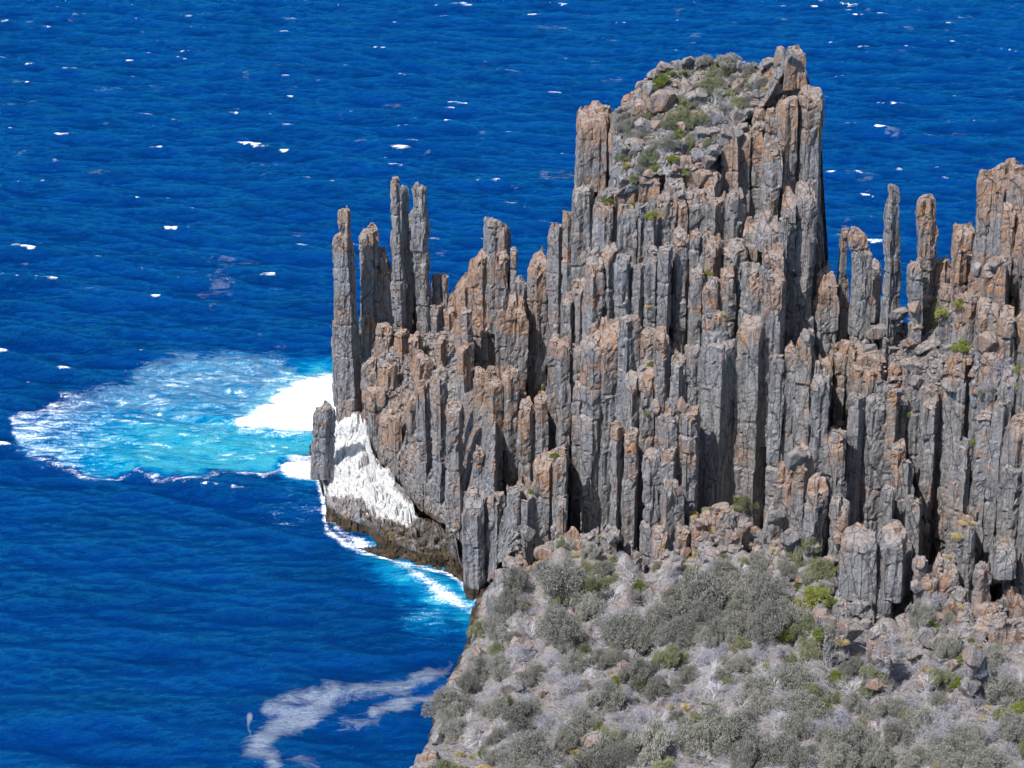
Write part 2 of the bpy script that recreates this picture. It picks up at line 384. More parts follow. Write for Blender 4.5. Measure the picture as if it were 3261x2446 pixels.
# ------------------------------------------------------------------ rock columns
def prism(cx, cy, zb, zt, wid, seed, dep=1.1, slant=(0, 0), rough=1.0, prof=None, rust=.3, res=.5, lean=0):
    """one weathered joint column; prof = [(z, centre x, width)] for the free spires"""
    r = np.random.default_rng(seed)
    n = int(r.integers(4, 7)); ang = (np.arange(n)+r.uniform(-.28, .28, n))/n*2*np.pi+r.uniform(0, 6.28)
    rad = r.uniform(.86, 1.1, n)
    cxn, cyn = np.cos(ang)*rad, np.sin(ang)*rad
    cxn = (cxn-(cxn.max()+cxn.min())/2)/((cxn.max()-cxn.min())/2); cyn = (cyn-(cyn.max()+cyn.min())/2)/((cyn.max()-cyn.min())/2)
    pts = []
    for i in range(n):
        a = np.array([cxn[i], cyn[i]]); b = np.array([cxn[(i+1) % n], cyn[(i+1) % n]])
        L = np.linalg.norm((b-a)*wid/2); m = max(3, int(L/res))
        for q in np.linspace(.015, .985, m): pts.append(a+(b-a)*q)
    pts = np.array(pts); Pn = len(pts)
    zs = np.arange(zb, zt+3, res*1.15); nz = len(zs)
    Zg = np.repeat(zs[:, None], Pn, 1)
    if prof:
        pr = np.array(prof); o_ = np.argsort(pr[:, 0]); pr = pr[o_]
        cxz = np.interp(zs, pr[:, 0], pr[:, 1]); wz = np.interp(zs, pr[:, 0], pr[:, 2])
    else:
        cxz = cx+lean*(zs-zb); wz = wid*np.interp(zs, [zb, zt-3, zt], [1.05, 1, .96])
    # stacked joint blocks
    js = [zb]
    while js[-1] < zt+4: js.append(js[-1]+r.uniform(2.5, 13))
    js = np.array(js[1:]); seg = np.searchsorted(js, zs)
    off = r.normal(0, .13*rough, (len(js)+2, 2)); sc = 1+r.normal(0, .022*rough, len(js)+2)
    ox = off[seg, 0]; oy = off[seg, 1]; ss = sc[seg]
    X = cxz[:, None]+ox[:, None]+pts[None, :, 0]*(wz*ss/2)[:, None]
    Y = cy+oy[:, None]+pts[None, :, 1]*(wz*ss*dep/2)[:, None]
    nx, ny = pts[:, 0], pts[:, 1]; nl = np.hypot(nx, ny); nx = (nx/nl)[None]; ny = (ny/nl)[None]
    v, e = cell(X/2.3, Y/2.3, Zg/8., 3); v2, e2 = cell(X/.95, Y/.95, Zg/2.4, 53)
    fl, fe = cell(X/1.5, Y/1.5, Zg/60., 103)
    d = -1.3*np.clip(v-.5, 0, 1)-.36*v2+.5*(fbm(X/4, Y/4, Zg/6, 3, 93)-.5)-.5*np.exp(-(fe/.05)**2)-.22*np.exp(-(e/.05)**2)+.25
    d *= rough*min(1, wid/4.5)
    for j in js:
        tilt = r.uniform(-.25, .25)
        d = d-.34*r.uniform(.3, 1.4)*np.exp(-((Zg-j-tilt*(X-cx)-.5*(fbm(X, Y, Zg*0, 2)-.5))/.22)**2)
    X = X+nx*d; Y = Y+ny*d
    # cap
    def cap(x, y):
        c1, _ = cell(x/2.4, y/2.4, x*0+seed*.37, 9)
        return zt-np.abs(slant[0])*wid*.5-np.abs(slant[1])*wid*.5+slant[0]*(x-cxz[-1])+slant[1]*(y-cy)-2.1*rough*(c1-.3)*min(1, wid/4)-.6*rough*(fbm(x/1., y/1., x*0, 2)-.5)
    zc = cap(X, Y); Zf = np.minimum(Zg, zc)
    depth = zc-Zg
    sh = np.clip(1-np.clip(depth, 0, 9)/(.22*wid+.2), 0, 1)**2*.13
    X = X+(cxz[:, None]-X)*sh; Y = Y+(cy-Y)*sh
    Zf = Zf-.15*wid*np.clip(1-np.clip(depth, 0, 9)/(.28*wid+.2), 0, 1)**2*0
    V = [np.stack([X, Y, Zf], -1).reshape(-1, 3)]
    F = [grid_faces(nz, Pn, True)]
    dep_all = [np.clip(depth, 0, 99).ravel()]
    base = nz*Pn; last = (nz-1)*Pn
    tx, ty = X[-1], Y[-1]; ccx, ccy = tx.mean(), ty.mean()
    prev = last
    for f in (.82, .6, .36, .12):
        x = ccx+(tx-ccx)*f; y = ccy+(ty-ccy)*f; z = cap(x, y)+.35*(1-f)*min(1, wid/5)
        V.append(np.stack([x, y, z], -1)); dep_all.append(np.zeros(Pn))
        i = np.arange(Pn); F.append(np.stack([prev+i, prev+(i+1) % Pn, base+(i+1) % Pn, base+i], -1)); prev = base; base += Pn
    V.append(np.array([[ccx, ccy, cap(np.array([ccx]), np.array([ccy]))[0]+.3]])); dep_all.append(np.zeros(1))
    i = np.arange(Pn); T = np.stack([prev+i, prev+(i+1) % Pn, np.full(Pn, base)], -1)
    V = np.vstack(V); D = np.concatenate(dep_all)
    R = rust*np.exp(-D/6.)*1.1+.02+.22*rust
    qx, qy = proj(V[:, 0], V[:, 1], V[:, 2])
    R = R+.26*sst(1150, 1300, qx)*sst(1850, 1600, qx)*sst(850, 1000, qy)*sst(1620, 1450, qy)+.2*sst(2990, 3060, qx)*sst(1400, 1100, qy)+.14*sst(1840, 1860, qx)*sst(760, 600, qy)
    return V, np.vstack(F), T, dict(rust=R, guano=np.full(len(V), -1.), wet=np.clip(1.15-V[:, 2]/4., 0, 1))
def join(parts):
    Vs, Qs, Ts, A = [], [], [], {}
    b = 0
    for V, Q, T, a in parts:
        Vs.append(V); Qs.append(Q+b); Ts.append(T+b); b += len(V)
        for k_, v_ in a.items(): A.setdefault(k_, []).append(v_)
    return np.vstack(Vs), np.vstack(Qs), np.vstack(Ts), {k_: np.concatenate(v_) for k_, v_ in A.items()}

# xl, xr, ytop, ybottom(0 = derive), rust 0..1, slant x, label
H = [
 # seaward group
 (1141,1184,737,0,.5,.2,'grey column with a crusty top just right of the slot beside the seaward spire'),
 (1170,1203,726,0,.7,0,'slender column with a knobbly orange head between the seaward spire and the twin-tipped spire'),
 (1195,1238,786,0,.8,-.3,'orange-speckled column close left of the twin-tipped spire'),
 (1146,1186,818,0,.7,0,'lower front column with orange knobs by the slot'),
 (1188,1246,854,0,.75,.1,'broad rusty column in front of the knobbly-headed column'),
 (1246,1315,706,0,.1,-.1,'blue-grey broad column that carries the twin-tipped spire'),
 (1264,1315,916,0,.45,0,'dark pitted column in front of the twin-tipped spire'),
 (1376,1408,883,0,.2,0,'short pale column at the foot of the flat-faced spire'),
 (1405,1430,884,0,.5,0,'small flat-topped column right of the flat-faced spire'),
 (1330,1372,935,0,.3,0,''),(1360,1420,970,0,.5,.3,''),
 (1409,1452,970,0,.8,.4,''),(1463,1506,992,0,.3,0,''),(1440,1475,1020,0,.6,0,''),
 (1542,1622,711,0,.45,-.2,'highest blocky column of the orange-capped ridge left of the summit tower'),
 (1495,1582,757,0,1.,1.15,'orange wedge-topped column leaning its slope seaward on the orange-capped ridge'),
 (1424,1512,862,0,1.,1.15,'long orange slanting ramp of rock at the left of the orange-capped ridge'),
 (1579,1622,800,0,.7,.4,''),(1622,1647,793,0,.6,0,''),(1615,1676,952,1110,.75,0,'hexagonal flat-topped orange column right of the orange-capped ridge'),
 (1636,1680,898,0,.5,0,''),(1683,1745,804,0,.85,.5,'orange slant-topped column standing clear left of the tower steps'),
 (1745,1796,717,0,.5,.4,'tall grey column right behind the slant-topped orange column'),
 (1791,1821,688,0,.6,0,''),(1826,1896,590,0,.2,.1,'smooth pale tan column under the overhanging top-left block of the summit tower'),
 (1460,1502,1100,0,.8,0,''),(1312,1372,1126,0,.85,.2,''),(1388,1420,1085,0,.95,0,''),(1166,1225,1236,1480,.6,.2,''),
 (1204,1247,1310,1500,.9,.3,'mustard-lichened rock knob above the guano slope'),(1235,1275,1330,1520,.95,.2,''),(1290,1330,1270,1560,.7,0,''),
 (1325,1370,1230,0,.6,0,''),(1372,1425,1180,1690,.35,0,'tall dark face of rock rising straight from the weedy shelf'),(1420,1475,1290,1730,.3,0,''),
 (1475,1540,1570,1880,.35,.1,'dark wet-footed column at the corner of the cove'),(1540,1613,1589,1850,.65,.2,'rounded buttress with an orange shoulder above the cove'),
 (1500,1540,1440,0,.7,0,''),(1560,1600,1230,0,.7,0,''),(1510,1550,1180,0,.75,0,''),(1600,1650,1190,0,.6,0,''),
 (1650,1700,1288,1520,.85,.1,'stubby pink-orange round-headed column in the lower left wall'),(1704,1745,1261,0,.6,0,''),
 # summit tower
 (1845,1944,345,607,1.,.15,'overhanging orange block column at the top-left corner of the summit tower'),
 (1943,2005,370,620,.7,.3,'orange column just right of the dark slot on the summit tower'),(1985,2040,300,0,.65,.5,''),
 (2553,2626,290,0,.35,0,'tallest right-hand corner column of the summit tower'),
 (2487,2549,323,0,.85,.1,'orange-faced column next to the right-hand corner of the summit tower'),
 (2440,2489,352,0,.7,.1,''),(2398,2446,368,0,.6,.1,''),(2350,2400,395,0,.6,.2,''),
 (2440,2490,465,0,.25,0,''),(2497,2600,607,0,.3,0,'cracked grey slab with an orange gable edge on the right of the tower face'),
 (2506,2570,165,285,.75,0,'square orange block crowning the right end of the summit'),
 (2304,2360,444,628,.75,.2,'rounded orange-brown column low on the summit slope'),(2313,2373,622,0,.3,.2,''),
 (2188,2274,607,0,.25,.1,'thick grey column carrying the dome boulder'),(2265,2313,628,0,.6,.1,''),
 (2424,2489,697,800,.35,0,'square grey perched block half way down the tower face'),(2487,2512,700,0,.1,0,''),
 (2033,2102,550,0,.6,0,''),(1948,2033,590,0,.7,.3,''),(1894,1965,650,0,.6,0,''),(1969,2025,665,825,.5,0,''),(2022,2055,655,0,.1,0,''),(2055,2094,705,0,.4,0,''),
 (2094,2154,635,0,.6,.3,''),(2150,2188,628,0,.6,.1,''),(2141,2201,740,0,.6,0,''),(2201,2236,745,0,.6,0,''),(2235,2308,757,0,.7,0,''),(2308,2380,778,0,.4,0,''),
 (1867,1969,791,0,.65,.25,'very broad slant-topped column below the summit tower'),(1790,1865,912,0,.5,.1,''),(1971,2057,825,0,.25,0,''),(2057,2100,800,0,.3,0,''),(2100,2143,790,0,.25,0,''),
 (2199,2242,858,0,.45,.1,''),(2242,2337,868,1050,.5,0,'broad flat-topped block with pale rubble on its cap'),(2391,2436,877,0,.75,.2,''),(2436,2504,872,1120,.5,0,''),(2432,2495,802,0,.3,0,''),
 # middle wall
 (2355,2455,1017,1643,.6,.2,'huge full-height column with an orange shoulder in the middle of the wall'),
 (2242,2319,1021,0,.6,0,''),(2237,2350,1100,1650,.2,0,'massive plain grey column left of the huge full-height one'),(2140,2233,1107,1330,.5,.1,''),
 (2161,2232,1324,1575,.6,0,'orange-streaked column low in the middle wall'),(2088,2138,1062,0,.75,0,''),
 (1862,1975,1039,1700,.6,.3,'wide column with an orange slanting head left of centre in the wall'),(1777,1858,1098,1720,.55,.1,'tall flat-topped column between the two long dark clefts'),(1745,1790,1080,0,.5,0,''),
 (1980,2088,1026,0,.45,0,''),(1993,2088,1170,0,.5,.2,''),(1944,1990,1360,1720,.7,0,''),(1985,2033,1372,1700,.6,.3,'knuckle-topped pinkish column low in the wall'),
 (2057,2156,1419,1700,.5,.1,''),(2100,2155,1330,0,.6,0,''),(2472,2531,1503,1660,.8,0,''),(2531,2594,1453,1640,.6,0,''),(2574,2635,1534,0,.7,.2,''),
 (2504,2554,1100,0,.3,0,''),(2545,2600,1066,0,.6,0,''),(2455,2500,1150,0,.15,0,''),(2590,2650,1180,0,.3,0,''),
 (1699,1771,1458,0,.7,.2,''),(1762,1807,1436,0,.7,.4,'pointed pinkish tooth of rock low left in the wall'),
 (1613,1660,1560,0,.3,0,''),(1655,1700,1600,0,.4,0,''),(1770,1800,1600,0,.5,0,''),
 # foot of the wall
 (2120,2178,1560,1700,.5,0,''),(2205,2278,1652,1850,.55,.25,'leaning tombstone column with a rounded head at the foot of the wall'),(2151,2196,1690,1790,.6,0,''),(2079,2142,1705,1840,.55,0,''),
 (2006,2047,1760,1830,.6,0,''),(2286,2340,1670,1760,.5,.3,''),(2340,2390,1665,1760,.5,0,''),(2440,2494,1625,1740,.4,0,''),
 # right part
 (2604,2672,862,0,.75,0,'flat pink-topped column against the right foot of the tower'),(2681,2704,735,0,.75,0,'thin orange pillar behind the cracked orange-capped stack'),
 (2672,2704,880,0,.7,0,''),(2771,2812,837,0,.65,.1,'short orange-capped column left of the tall lone needle'),
 (2622,2708,1106,0,.7,.3,''),(2726,2816,1172,1270,.7,0,''),(2893,2961,1165,0,.6,0,''),(3033,3115,1128,0,.5,0,'dark flat-topped block under the green shrub on the right shoulder'),
 (2707,2770,1275,1710,.1,0,'smooth blue-grey column with a pale crusted rim'),(2765,2820,1262,1710,.1,0,''),(2725,2816,1170,1286,.8,0,'orange wedge block overhanging the smooth blue-grey column'),
 (2825,2870,1260,0,.6,0,''),(2911,2960,1172,0,.2,0,''),(2956,3064,1250,1800,.6,.1,'broad brown-headed column right of the blue-grey one'),
 (2843,2893,1412,1640,.8,.6,'sharp orange fin against the dark wall'),(3042,3105,1417,1690,.5,.2,'leaning column with a pale flat top by the right slope'),
 (3110,3168,1304,1900,.7,.4,''),(3168,3225,1290,1730,.5,0,''),(3222,3300,1350,1740,.6,0,''),
 (3168,3245,1729,1840,.1,0,'dark-fronted overhanging cube with a pale top at the right edge'),
 (2689,2807,1706,1914,.6,.15,'bulging overhanging block with an orange rim low on the right'),(2802,2902,1702,1914,.5,.1,'twin of the bulging block, split from it by a dark crack'),
 (2660,2760,1905,2070,.15,0,'smooth blue-shadowed rock right under the bulging block'),(2755,2850,1900,2060,.2,0,''),
 (2983,3055,1800,1900,.6,0,''),(3055,3110,1665,1900,.4,0,''),(2915,2960,1790,1880,.5,0,''),(3110,3165,1800,1950,.5,.2,''),(2935,2985,1850,1960,.6,0,''),
 (2622,2713,2016,2126,.45,0,'cube-shaped boulder column standing free on the scrubby slope'),(2771,2838,2040,2203,.4,.2,'big rounded slab of rock jutting from the slope'),
 (2990,3060,2040,2130,.3,0,'split grey block on the right of the slope'),(3073,3160,2107,2235,.5,.1,'jagged dark outcrop near the right edge of the slope'),(3155,3212,1982,2050,.5,0,''),
 (2930,3000,1992,2060,.6,0,''),
 (3047,3115,731,0,.85,0,'crumbling orange column stepping up to the right-edge tower'),(3174,3242,520,0,.75,.3,'highest leaning cap of the right-edge tower'),(3122,3180,556,0,.6,0,'flat-topped orange-sided column of the right-edge tower'),
 (3224,3300,554,0,.6,0,''),(3210,3300,672,0,.75,.2,''),(2979,3034,839,0,.8,.3,'orange stub rock right of the bent pillar'),(2997,3043,907,1060,.6,0,''),
 (3047,3124,957,1110,.45,0,'smooth rounded barrel column above the rubble shoulder'),(3129,3200,980,1120,.5,0,''),(3090,3130,860,0,.6,0,''),(3140,3180,850,0,.7,0,''),(3180,3215,840,0,.6,0,''),(3200,3290,1000,1160,.6,.1,''),
 (3140,3200,1120,0,.6,0,''),(3055,3085,800,0,.8,0,''),
 (1146,1192,1010,1320,.85,.1,''),(1196,1250,1030,1330,.9,-.2,''),(1252,1302,1050,1300,.7,.2,''),(1298,1344,1075,1350,.85,0,''),(1152,1198,1150,1400,.8,.2,''),(1206,1262,1165,1450,.95,.3,''),
 (2632,2700,1380,0,.3,.2,''),(2650,2712,1600,0,.3,0,''),(2868,2915,1480,0,.4,0,''),(2893,2940,1600,0,.3,0,''),(2815,2850,1560,0,.3,0,''),
]
ORD = ['first','second','third','fourth','fifth','sixth','seventh','eighth','ninth','tenth','eleventh','twelfth','thirteenth','fourteenth','fifteenth','sixteenth','seventeenth','eighteenth','nineteenth','twentieth',
       'twenty-first','twenty-second','twenty-third','twenty-fourth','twenty-fifth','twenty-sixth','twenty-seventh','twenty-eighth','twenty-ninth','thirtieth']
ORD += ['%d%s' % (i, {1:'st',2:'nd',3:'rd'}.get(i % 10, 'th')) for i in range(31, 120)]
heroes = []
for (xl, xr, yt, yb, ru, sx, lab) in H:
    heroes.append(dict(xl=xl, xr=xr, yt=yt, yb=yb, ru=ru, sx=sx, lab=lab, cx=(xl+xr)/2))
for h in heroes:
    if not h['yb']:
        c = [g['yt'] for g in heroes if g is not h and g['yt'] > h['yt']+60 and min(g['xr'], h['xr'])-max(g['xl'], h['xl']) > .45*(h['xr']-h['xl'])]
        h['yb'] = min(c) if c else float(footP(h['cx']))
# filler columns where no annotated face is in the way
rr = random.Random(3); fill = []
tries = 0
while len(fill) < 300-len(heroes) and tries < 60000:
    tries += 1
    wd = rr.uniform(58, 130); cx = rr.uniform(1150, 3330)
    f, s_ = float(footP(cx)), float(skyP(cx))
    py = rr.uniform(s_+30, f-25)
    if poly_sd(np.array([cx]), np.array([py]), PLATEAU)[0] > -15: continue
    if 2450 < cx < 2690 and py < 1010: continue
    if cx > 1860 and py > 850 and random.Random(int(cx/90)*31+int(py/170)*7).random() < .42: continue
    if cx > 2860 and py > 1600 and rr.random() < .6: continue
    if cx < 1340 and py > 1250: continue
    if cx < 1600 and py > 950 and rr.random() < .4: continue
    if 2790 < cx < 3110 and 900 < py < 1150: continue
    ok = True
    for h in heroes:
        if h['xl']-wd*.3 < cx < h['xr']+wd*.3 and h['yt']-25 < py < h['yb']-15: ok = False; break
    if ok:
        for g in fill:
            if abs(g['cx']-cx) < wd*.75 and abs(g['yt']-py) < 75: ok = False; break
    if not ok: continue
    fill.append(dict(xl=cx-wd/2, xr=cx+wd/2, yt=py, yb=min(f, py+rr.uniform(120, 380)), ru=rr.choice([.1,.25,.35,.5,.6,.8]), sx=rr.uniform(-.7, .9), lab='', cx=cx))
allc = heroes+fill
def zone(c):
    x, y = c['cx'], c['yt']
    if x < 1440: return 'upper seaward crags' if y < 1000 else 'crags above the guano slope'
    if x < 1690: return 'orange-capped ridge' if y < 1000 else ('ragged wall above the cove' if y < 1450 else 'buttresses over the cove')
    if x < 1880: return 'steps left of the summit tower' if y < 1000 else 'wall left of the long dark clefts'
    if x < 2645:
        if y < 500: return 'summit tower crest'
        if y < 800: return 'tier below the summit slope'
        if y < 1080: return 'upper middle wall'
        if y < 1400: return 'lower middle wall'
        return 'rubbly wall foot'
    if x < 3000:
        if y < 1120: return 'gap right of the summit tower'
        if y < 1500: return 'wall beneath the rubble shoulder'
        return 'outcrops right of the slope'
    if y < 1120: return 'right-edge tower'
    return 'right-edge wall' if y < 1700 else 'lowest right-edge outcrops'
build_core()
def toneword(c): return 'orange-topped' if c['ru'] >= .7 else ('rust-tinged' if c['ru'] >= .45 else 'plain grey')
groups = {}
for c in allc:
    if not c['lab']: groups.setdefault((zone(c), toneword(c)), []).append(c)
for (zn, tw), L in groups.items():
    L.sort(key=lambda c: c['cx'])
    for i, c in enumerate(L):
        c['lab'] = f"{tw} column, {ORD[i]} such from left in the {zn}" if len(L) > 1 else f"the one {tw} rock column in the {zn}"
tops = []
for i, c in enumerate(allc):
    Yc = float(cliffY(c['cx'], c['yt'])) if c['yt'] < footP(c['cx']) else float(hillY(c['cx'], c['yb']-8))
    if c['yt'] > 1690 and c['yt'] < footP(c['cx']): Yc = float(cliffY(c['cx'], c['yb']-20))
    if c['cx'] < 1600: Yc = min(Yc, float(zY(c['yb'], 1.5)))
    wm = (c['xr']-c['xl'])*mpp(Yc)*1.10
    x, y, zt = P(c['cx'], c['yt'], Yc)
    dep = 1.15
    if c in heroes and 'overhanging' in c['lab']: dep = 1.2
    yc = float(y)+wm*dep*.35
    _, _, zb = P(c['cx'], min(c['yb'], 2300), Yc)
    hang = any(k_ in c['lab'] for k_ in ('overhanging', 'perched', 'bulging block', 'crowning'))
    zb = float(zb)-(0.0 if hang else (3. if c['yt'] > 1950 else 22.))
    zb = max(zb, -3); nH = 0; zt = float(zt)+.5
    if zt-zb < 2: zb = zt-2
    parts = []
    sd = 1000+i*17; q = random.Random(sd)
    sx = -c['sx']*1.0 if c['cx'] >= 1690 or c['sx'] < .7 else c['sx']
    sl = (sx*.0+c['sx']*(1 if c['sx'] >= 0 else 1)*.9, q.uniform(-.1, .8))
    xx = float(x)
    if wm > 6.2 and not hang and not any(k_ in c['lab'] for k_ in ('massive', 'huge', 'corner', 'wedge-topped', 'ramp', 'blocky')):
        k_ = q.uniform(.42, .6)
        w1 = wm*k_; w2 = wm-w1+.3
        d1, d2 = (0, q.uniform(.6, 3.5)) if q.random() < .5 else (q.uniform(.6, 3.5), 0)
        if c['sx'] > .2: d1, d2 = max(d1, d2), 0
        parts.append(prism(xx-wm/2+w1/2, yc, zb, zt-d1, w1*1.1, sd, dep*1.25, sl, 1, rust=c['ru']))
        parts.append(prism(xx+wm/2-w2/2, yc+q.uniform(-.6, .8), zb, zt-d2, w2*1.1, sd+1, dep*1.25, sl, 1, rust=c['ru']))
        if q.random() < .6:
            w3 = wm*q.uniform(.3, .45); hgt = (zt-zb)
            parts.append(prism(xx+q.uniform(-.3, .3)*wm, yc-wm*dep*.45, zb-1, zt-hgt*q.uniform(.12, .5), w3, sd+2, 1.1, (q.uniform(-.3, .5), .5), 1, rust=c['ru']))
    else:
        parts.append(prism(xx, yc, zb, zt, wm, sd, dep, sl, .7 if (hang or any(k_ in c['lab'] for k_ in ('massive', 'huge', 'smooth', 'corner', 'slab'))) else .95, rust=c['ru']))
    V, Q, T, A = join(parts)
    org = np.array([xx, yc, zb])
    o = mk('rock_pinnacle', V-org, Q, T, [ROCK], A); o.location = org
    tag(o, c['lab'], 'rock pinnacle', 'joint columns of the cliff' if i >= len(heroes) or 'such from left' in c['lab'] else None)
    tops.append((xx, yc, zt, wm))

# free-standing spires: outline traced, own distance, width and depth
def spire(name, Y, rows, label, ru, dep=1.0, zext=6, slant=(0, .3)):
    pr = []
    for (py, xl, xr) in rows:
        x, y, z = P((xl+xr)/2, py, Y); pr.append((float(z), float(x), (xr-xl)*mpp(Y, z)))
    zt, zb = pr[0][0], pr[-1][0]-zext
    wid = max(p[2] for p in pr)
    V, Q, T, A = prism(pr[0][1], Y, zb, zt+.3, wid, hash_s(label), dep, slant, .85, prof=pr, rust=ru, res=.4)
    o = mk('rock_needle', V-np.array([pr[-1][1], Y, zb]), Q, T, [ROCK], A); o.location = (pr[-1][1], Y, zb)
    tag(o, label, 'rock needle')
def hash_s(s): return sum(ord(ch)*(i+3) for i, ch in enumerate(s)) % 99991
spire('a', 600, [(654,1080,1117),(672,1074,1119),(740,1077,1122),(752,1062,1126),(770,1056,1128),(900,1056,1134),(1060,1058,1142),(1100,1062,1146),(1315,1070,1156)],
      'seaward-most spire with a narrow pale finger on top, at the very left of the cliff', .75, .9)
spire('a2', 604, [(1077,1052,1075),(1200,1056,1085),(1320,1066,1100)], 'thin sliver of rock leaning on the seaward side of the left-most spire', .4, 1.)
spire('c', 602, [(561,1248,1268),(590,1241,1273),(690,1243,1280),(720,1246,1282),(950,1246,1300)], 'left and higher tip of the twin-tipped spire, rusty above and dark below', .55, 1.1, 15)
spire('c2', 606, [(589,1276,1296),(604,1271,1301),(706,1274,1306),(950,1280,1316)], 'smooth pale slab tip right behind the rusty tip of the twin-tipped spire', .05, 1., 15)
spire('d', 603, [(580,1322,1348),(600,1316,1364),(655,1320,1367),(675,1308,1368),(800,1314,1370),(920,1324,1374),(1000,1326,1378)], 'flat-faced spire of light pitted rock with a notch in its left shoulder', .25, .8, 15)
spire('n', 500, [(575,2828,2843),(600,2824,2861),(640,2822,2870),(760,2814,2873),(900,2812,2871),(1000,2808,2866)], 'tallest lone needle of rock right of the summit tower, standing against the sea', .3, 1., 12)
spire('m', 498, [(611,2958,2984),(630,2924,2985),(690,2916,2986),(780,2918,2985),(850,2912,2980),(940,2925,2978)], 'bent pillar with an orange bite in its side, second rock needle against the sea', .8, .9, 14)
spire('m2', 493, [(832,2900,2935),(850,2890,2944),(950,2891,2948),(1000,2896,2946)], 'squat rounded column leaning on the foot of the bent pillar', .5, 1., 10)
spire('l', 503, [(715,2710,2735),(745,2706,2765),(800,2708,2774),(850,2712,2772),(1000,2706,2770),(1160,2690,2768)], 'cracked orange-capped stack left of the tall lone needle', .75, 1., 18)
spire('w', 580, [(1288,1005,1068),(1330,998,1072),(1450,990,1060),(1470,985,1062)], 'dark grey block standing in the surf at the very tip of the shelf', .15, .9, 4)

# ------------------------------------------------------------------ where the built rock really is
bpy.context.view_layer.update(); DG = bpy.context.evaluated_depsgraph_get()
def sit(px, py):
    x, y, z = P(px, py, 500.); d = (Vector((float(x), float(y), float(z)))-Vector((0, 0, CAMH))).normalized()
    ok, loc, nrm, *_ = scn.ray_cast(DG, Vector((0, 0, CAMH)), d)
    if ok and loc.z > .5: return loc, nrm
    return surf(px, py), Vector((0, 0, 1))
def ledge(px, py, reach=40):
    """the nearest fairly level bit of rock to a pixel"""
    best = None
    for k_ in range(0, reach, 5):
        for sg in (1, -1):
            l, n_ = sit(px, py+sg*k_)
            if n_.z > .55: return l
            if best is None: best = l
    return best
def drop(x, y, z):
    ok, loc, *_ = scn.ray_cast(DG, Vector((x, y, z+12)), Vector((0, 0, -1)))
    return loc if ok else None
# ------------------------------------------------------------------ boulders
def ico(level):
    t = (1+5**.5)/2
    V = [(-1,t,0),(1,t,0),(-1,-t,0),(1,-t,0),(0,-1,t),(0,1,t),(0,-1,-t),(0,1,-t),(t,0,-1),(t,0,1),(-t,0,-1),(-t,0,1)]
    F = [(0,11,5),(0,5,1),(0,1,7),(0,7,10),(0,10,11),(1,5,9),(5,11,4),(11,10,2),(10,7,6),(7,1,8),(3,9,4),(3,4,2),(3,2,6),(3,6,8),(3,8,9),(4,9,5),(2,4,11),(6,2,10),(8,6,7),(9,8,1)]
    V = [np.array(v)/np.linalg.norm(v) for v in V]
    for _ in range(level):
        c = {}; F2 = []
        def mid(a, b):
            k_ = (min(a, b), max(a, b))
            if k_ not in c: m = V[a]+V[b]; V.append(m/np.linalg.norm(m)); c[k_] = len(V)-1
            return c[k_]
        for a, b, d in F:
            x, y, z = mid(a, b), mid(b, d), mid(d, a); F2 += [(a, x, z), (b, y, x), (d, z, y), (x, y, z)]
        F = F2
    return np.array(V), np.array(F)
def rock_shape(seed, level=3, planes=13):
    r = np.random.default_rng(seed); D, F = ico(level)
    n = r.normal(size=(planes, 3)); n /= np.linalg.norm(n, axis=1, keepdims=True); d = r.uniform(.62, 1., planes)
    dots = D@n.T; rad = np.min(np.where(dots > .05, d/np.maximum(dots, .05), 9), 1); rad = np.minimum(rad, 1.25)
    V = D*rad[:, None]
    if level > 1: V = V*(1+.10*(fbm(V[:, 0]*2+seed, V[:, 1]*2, V[:, 2]*2, 3)-.5))[:, None]
    return V, F
BV = []
for s_ in range(8):
    V, F = rock_shape(200+s_, 3)
    o = mk('boulder', V, None, F, [ROCK], dict(rust=np.full(len(V), [.15, .35, .55, .75][s_ % 4]), guano=np.full(len(V), -1.), wet=np.zeros(len(V))))
    BV.append(o.data); bpy.data.objects.remove(o)
def boulder(px, py, wpx, hpx, label, v=None, grp=None, Y=None, tilt=.3):
    p = ledge(px, py+hpx*.3) if Y is None else Vector([float(a) for a in P(px, py+hpx*.3, Y)])
    q = random.Random(int(px*7+py)); m = mpp(p.y, p.z)
    o = bpy.data.objects.new('boulder', BV[q.randrange(8) if v is None else v]); COL.objects.link(o)
    o.location = (p.x, p.y, p.z+hpx*m*.14)
    o.scale = (wpx*m*.52, (wpx+hpx)*m*.27, hpx*m*.55); o.rotation_euler = (q.uniform(-tilt, tilt), q.uniform(-tilt, tilt), q.uniform(0, .6))
    tag(o, label, 'boulder', grp)
T3 = lambda x, y: (1750+x*.4295, 100+y*.4295)
def R(o, k_): return lambda x, y: (o[0]+x*k_, o[1]+y*k_)
R5, R6, R7, R8, R9, R4 = R((2500,500),.4522), R((1500,1300),.452), R((2400,1200),.452), R((1300,1750),.452), R((2200,1800),.4797), R((1650,750),.452)
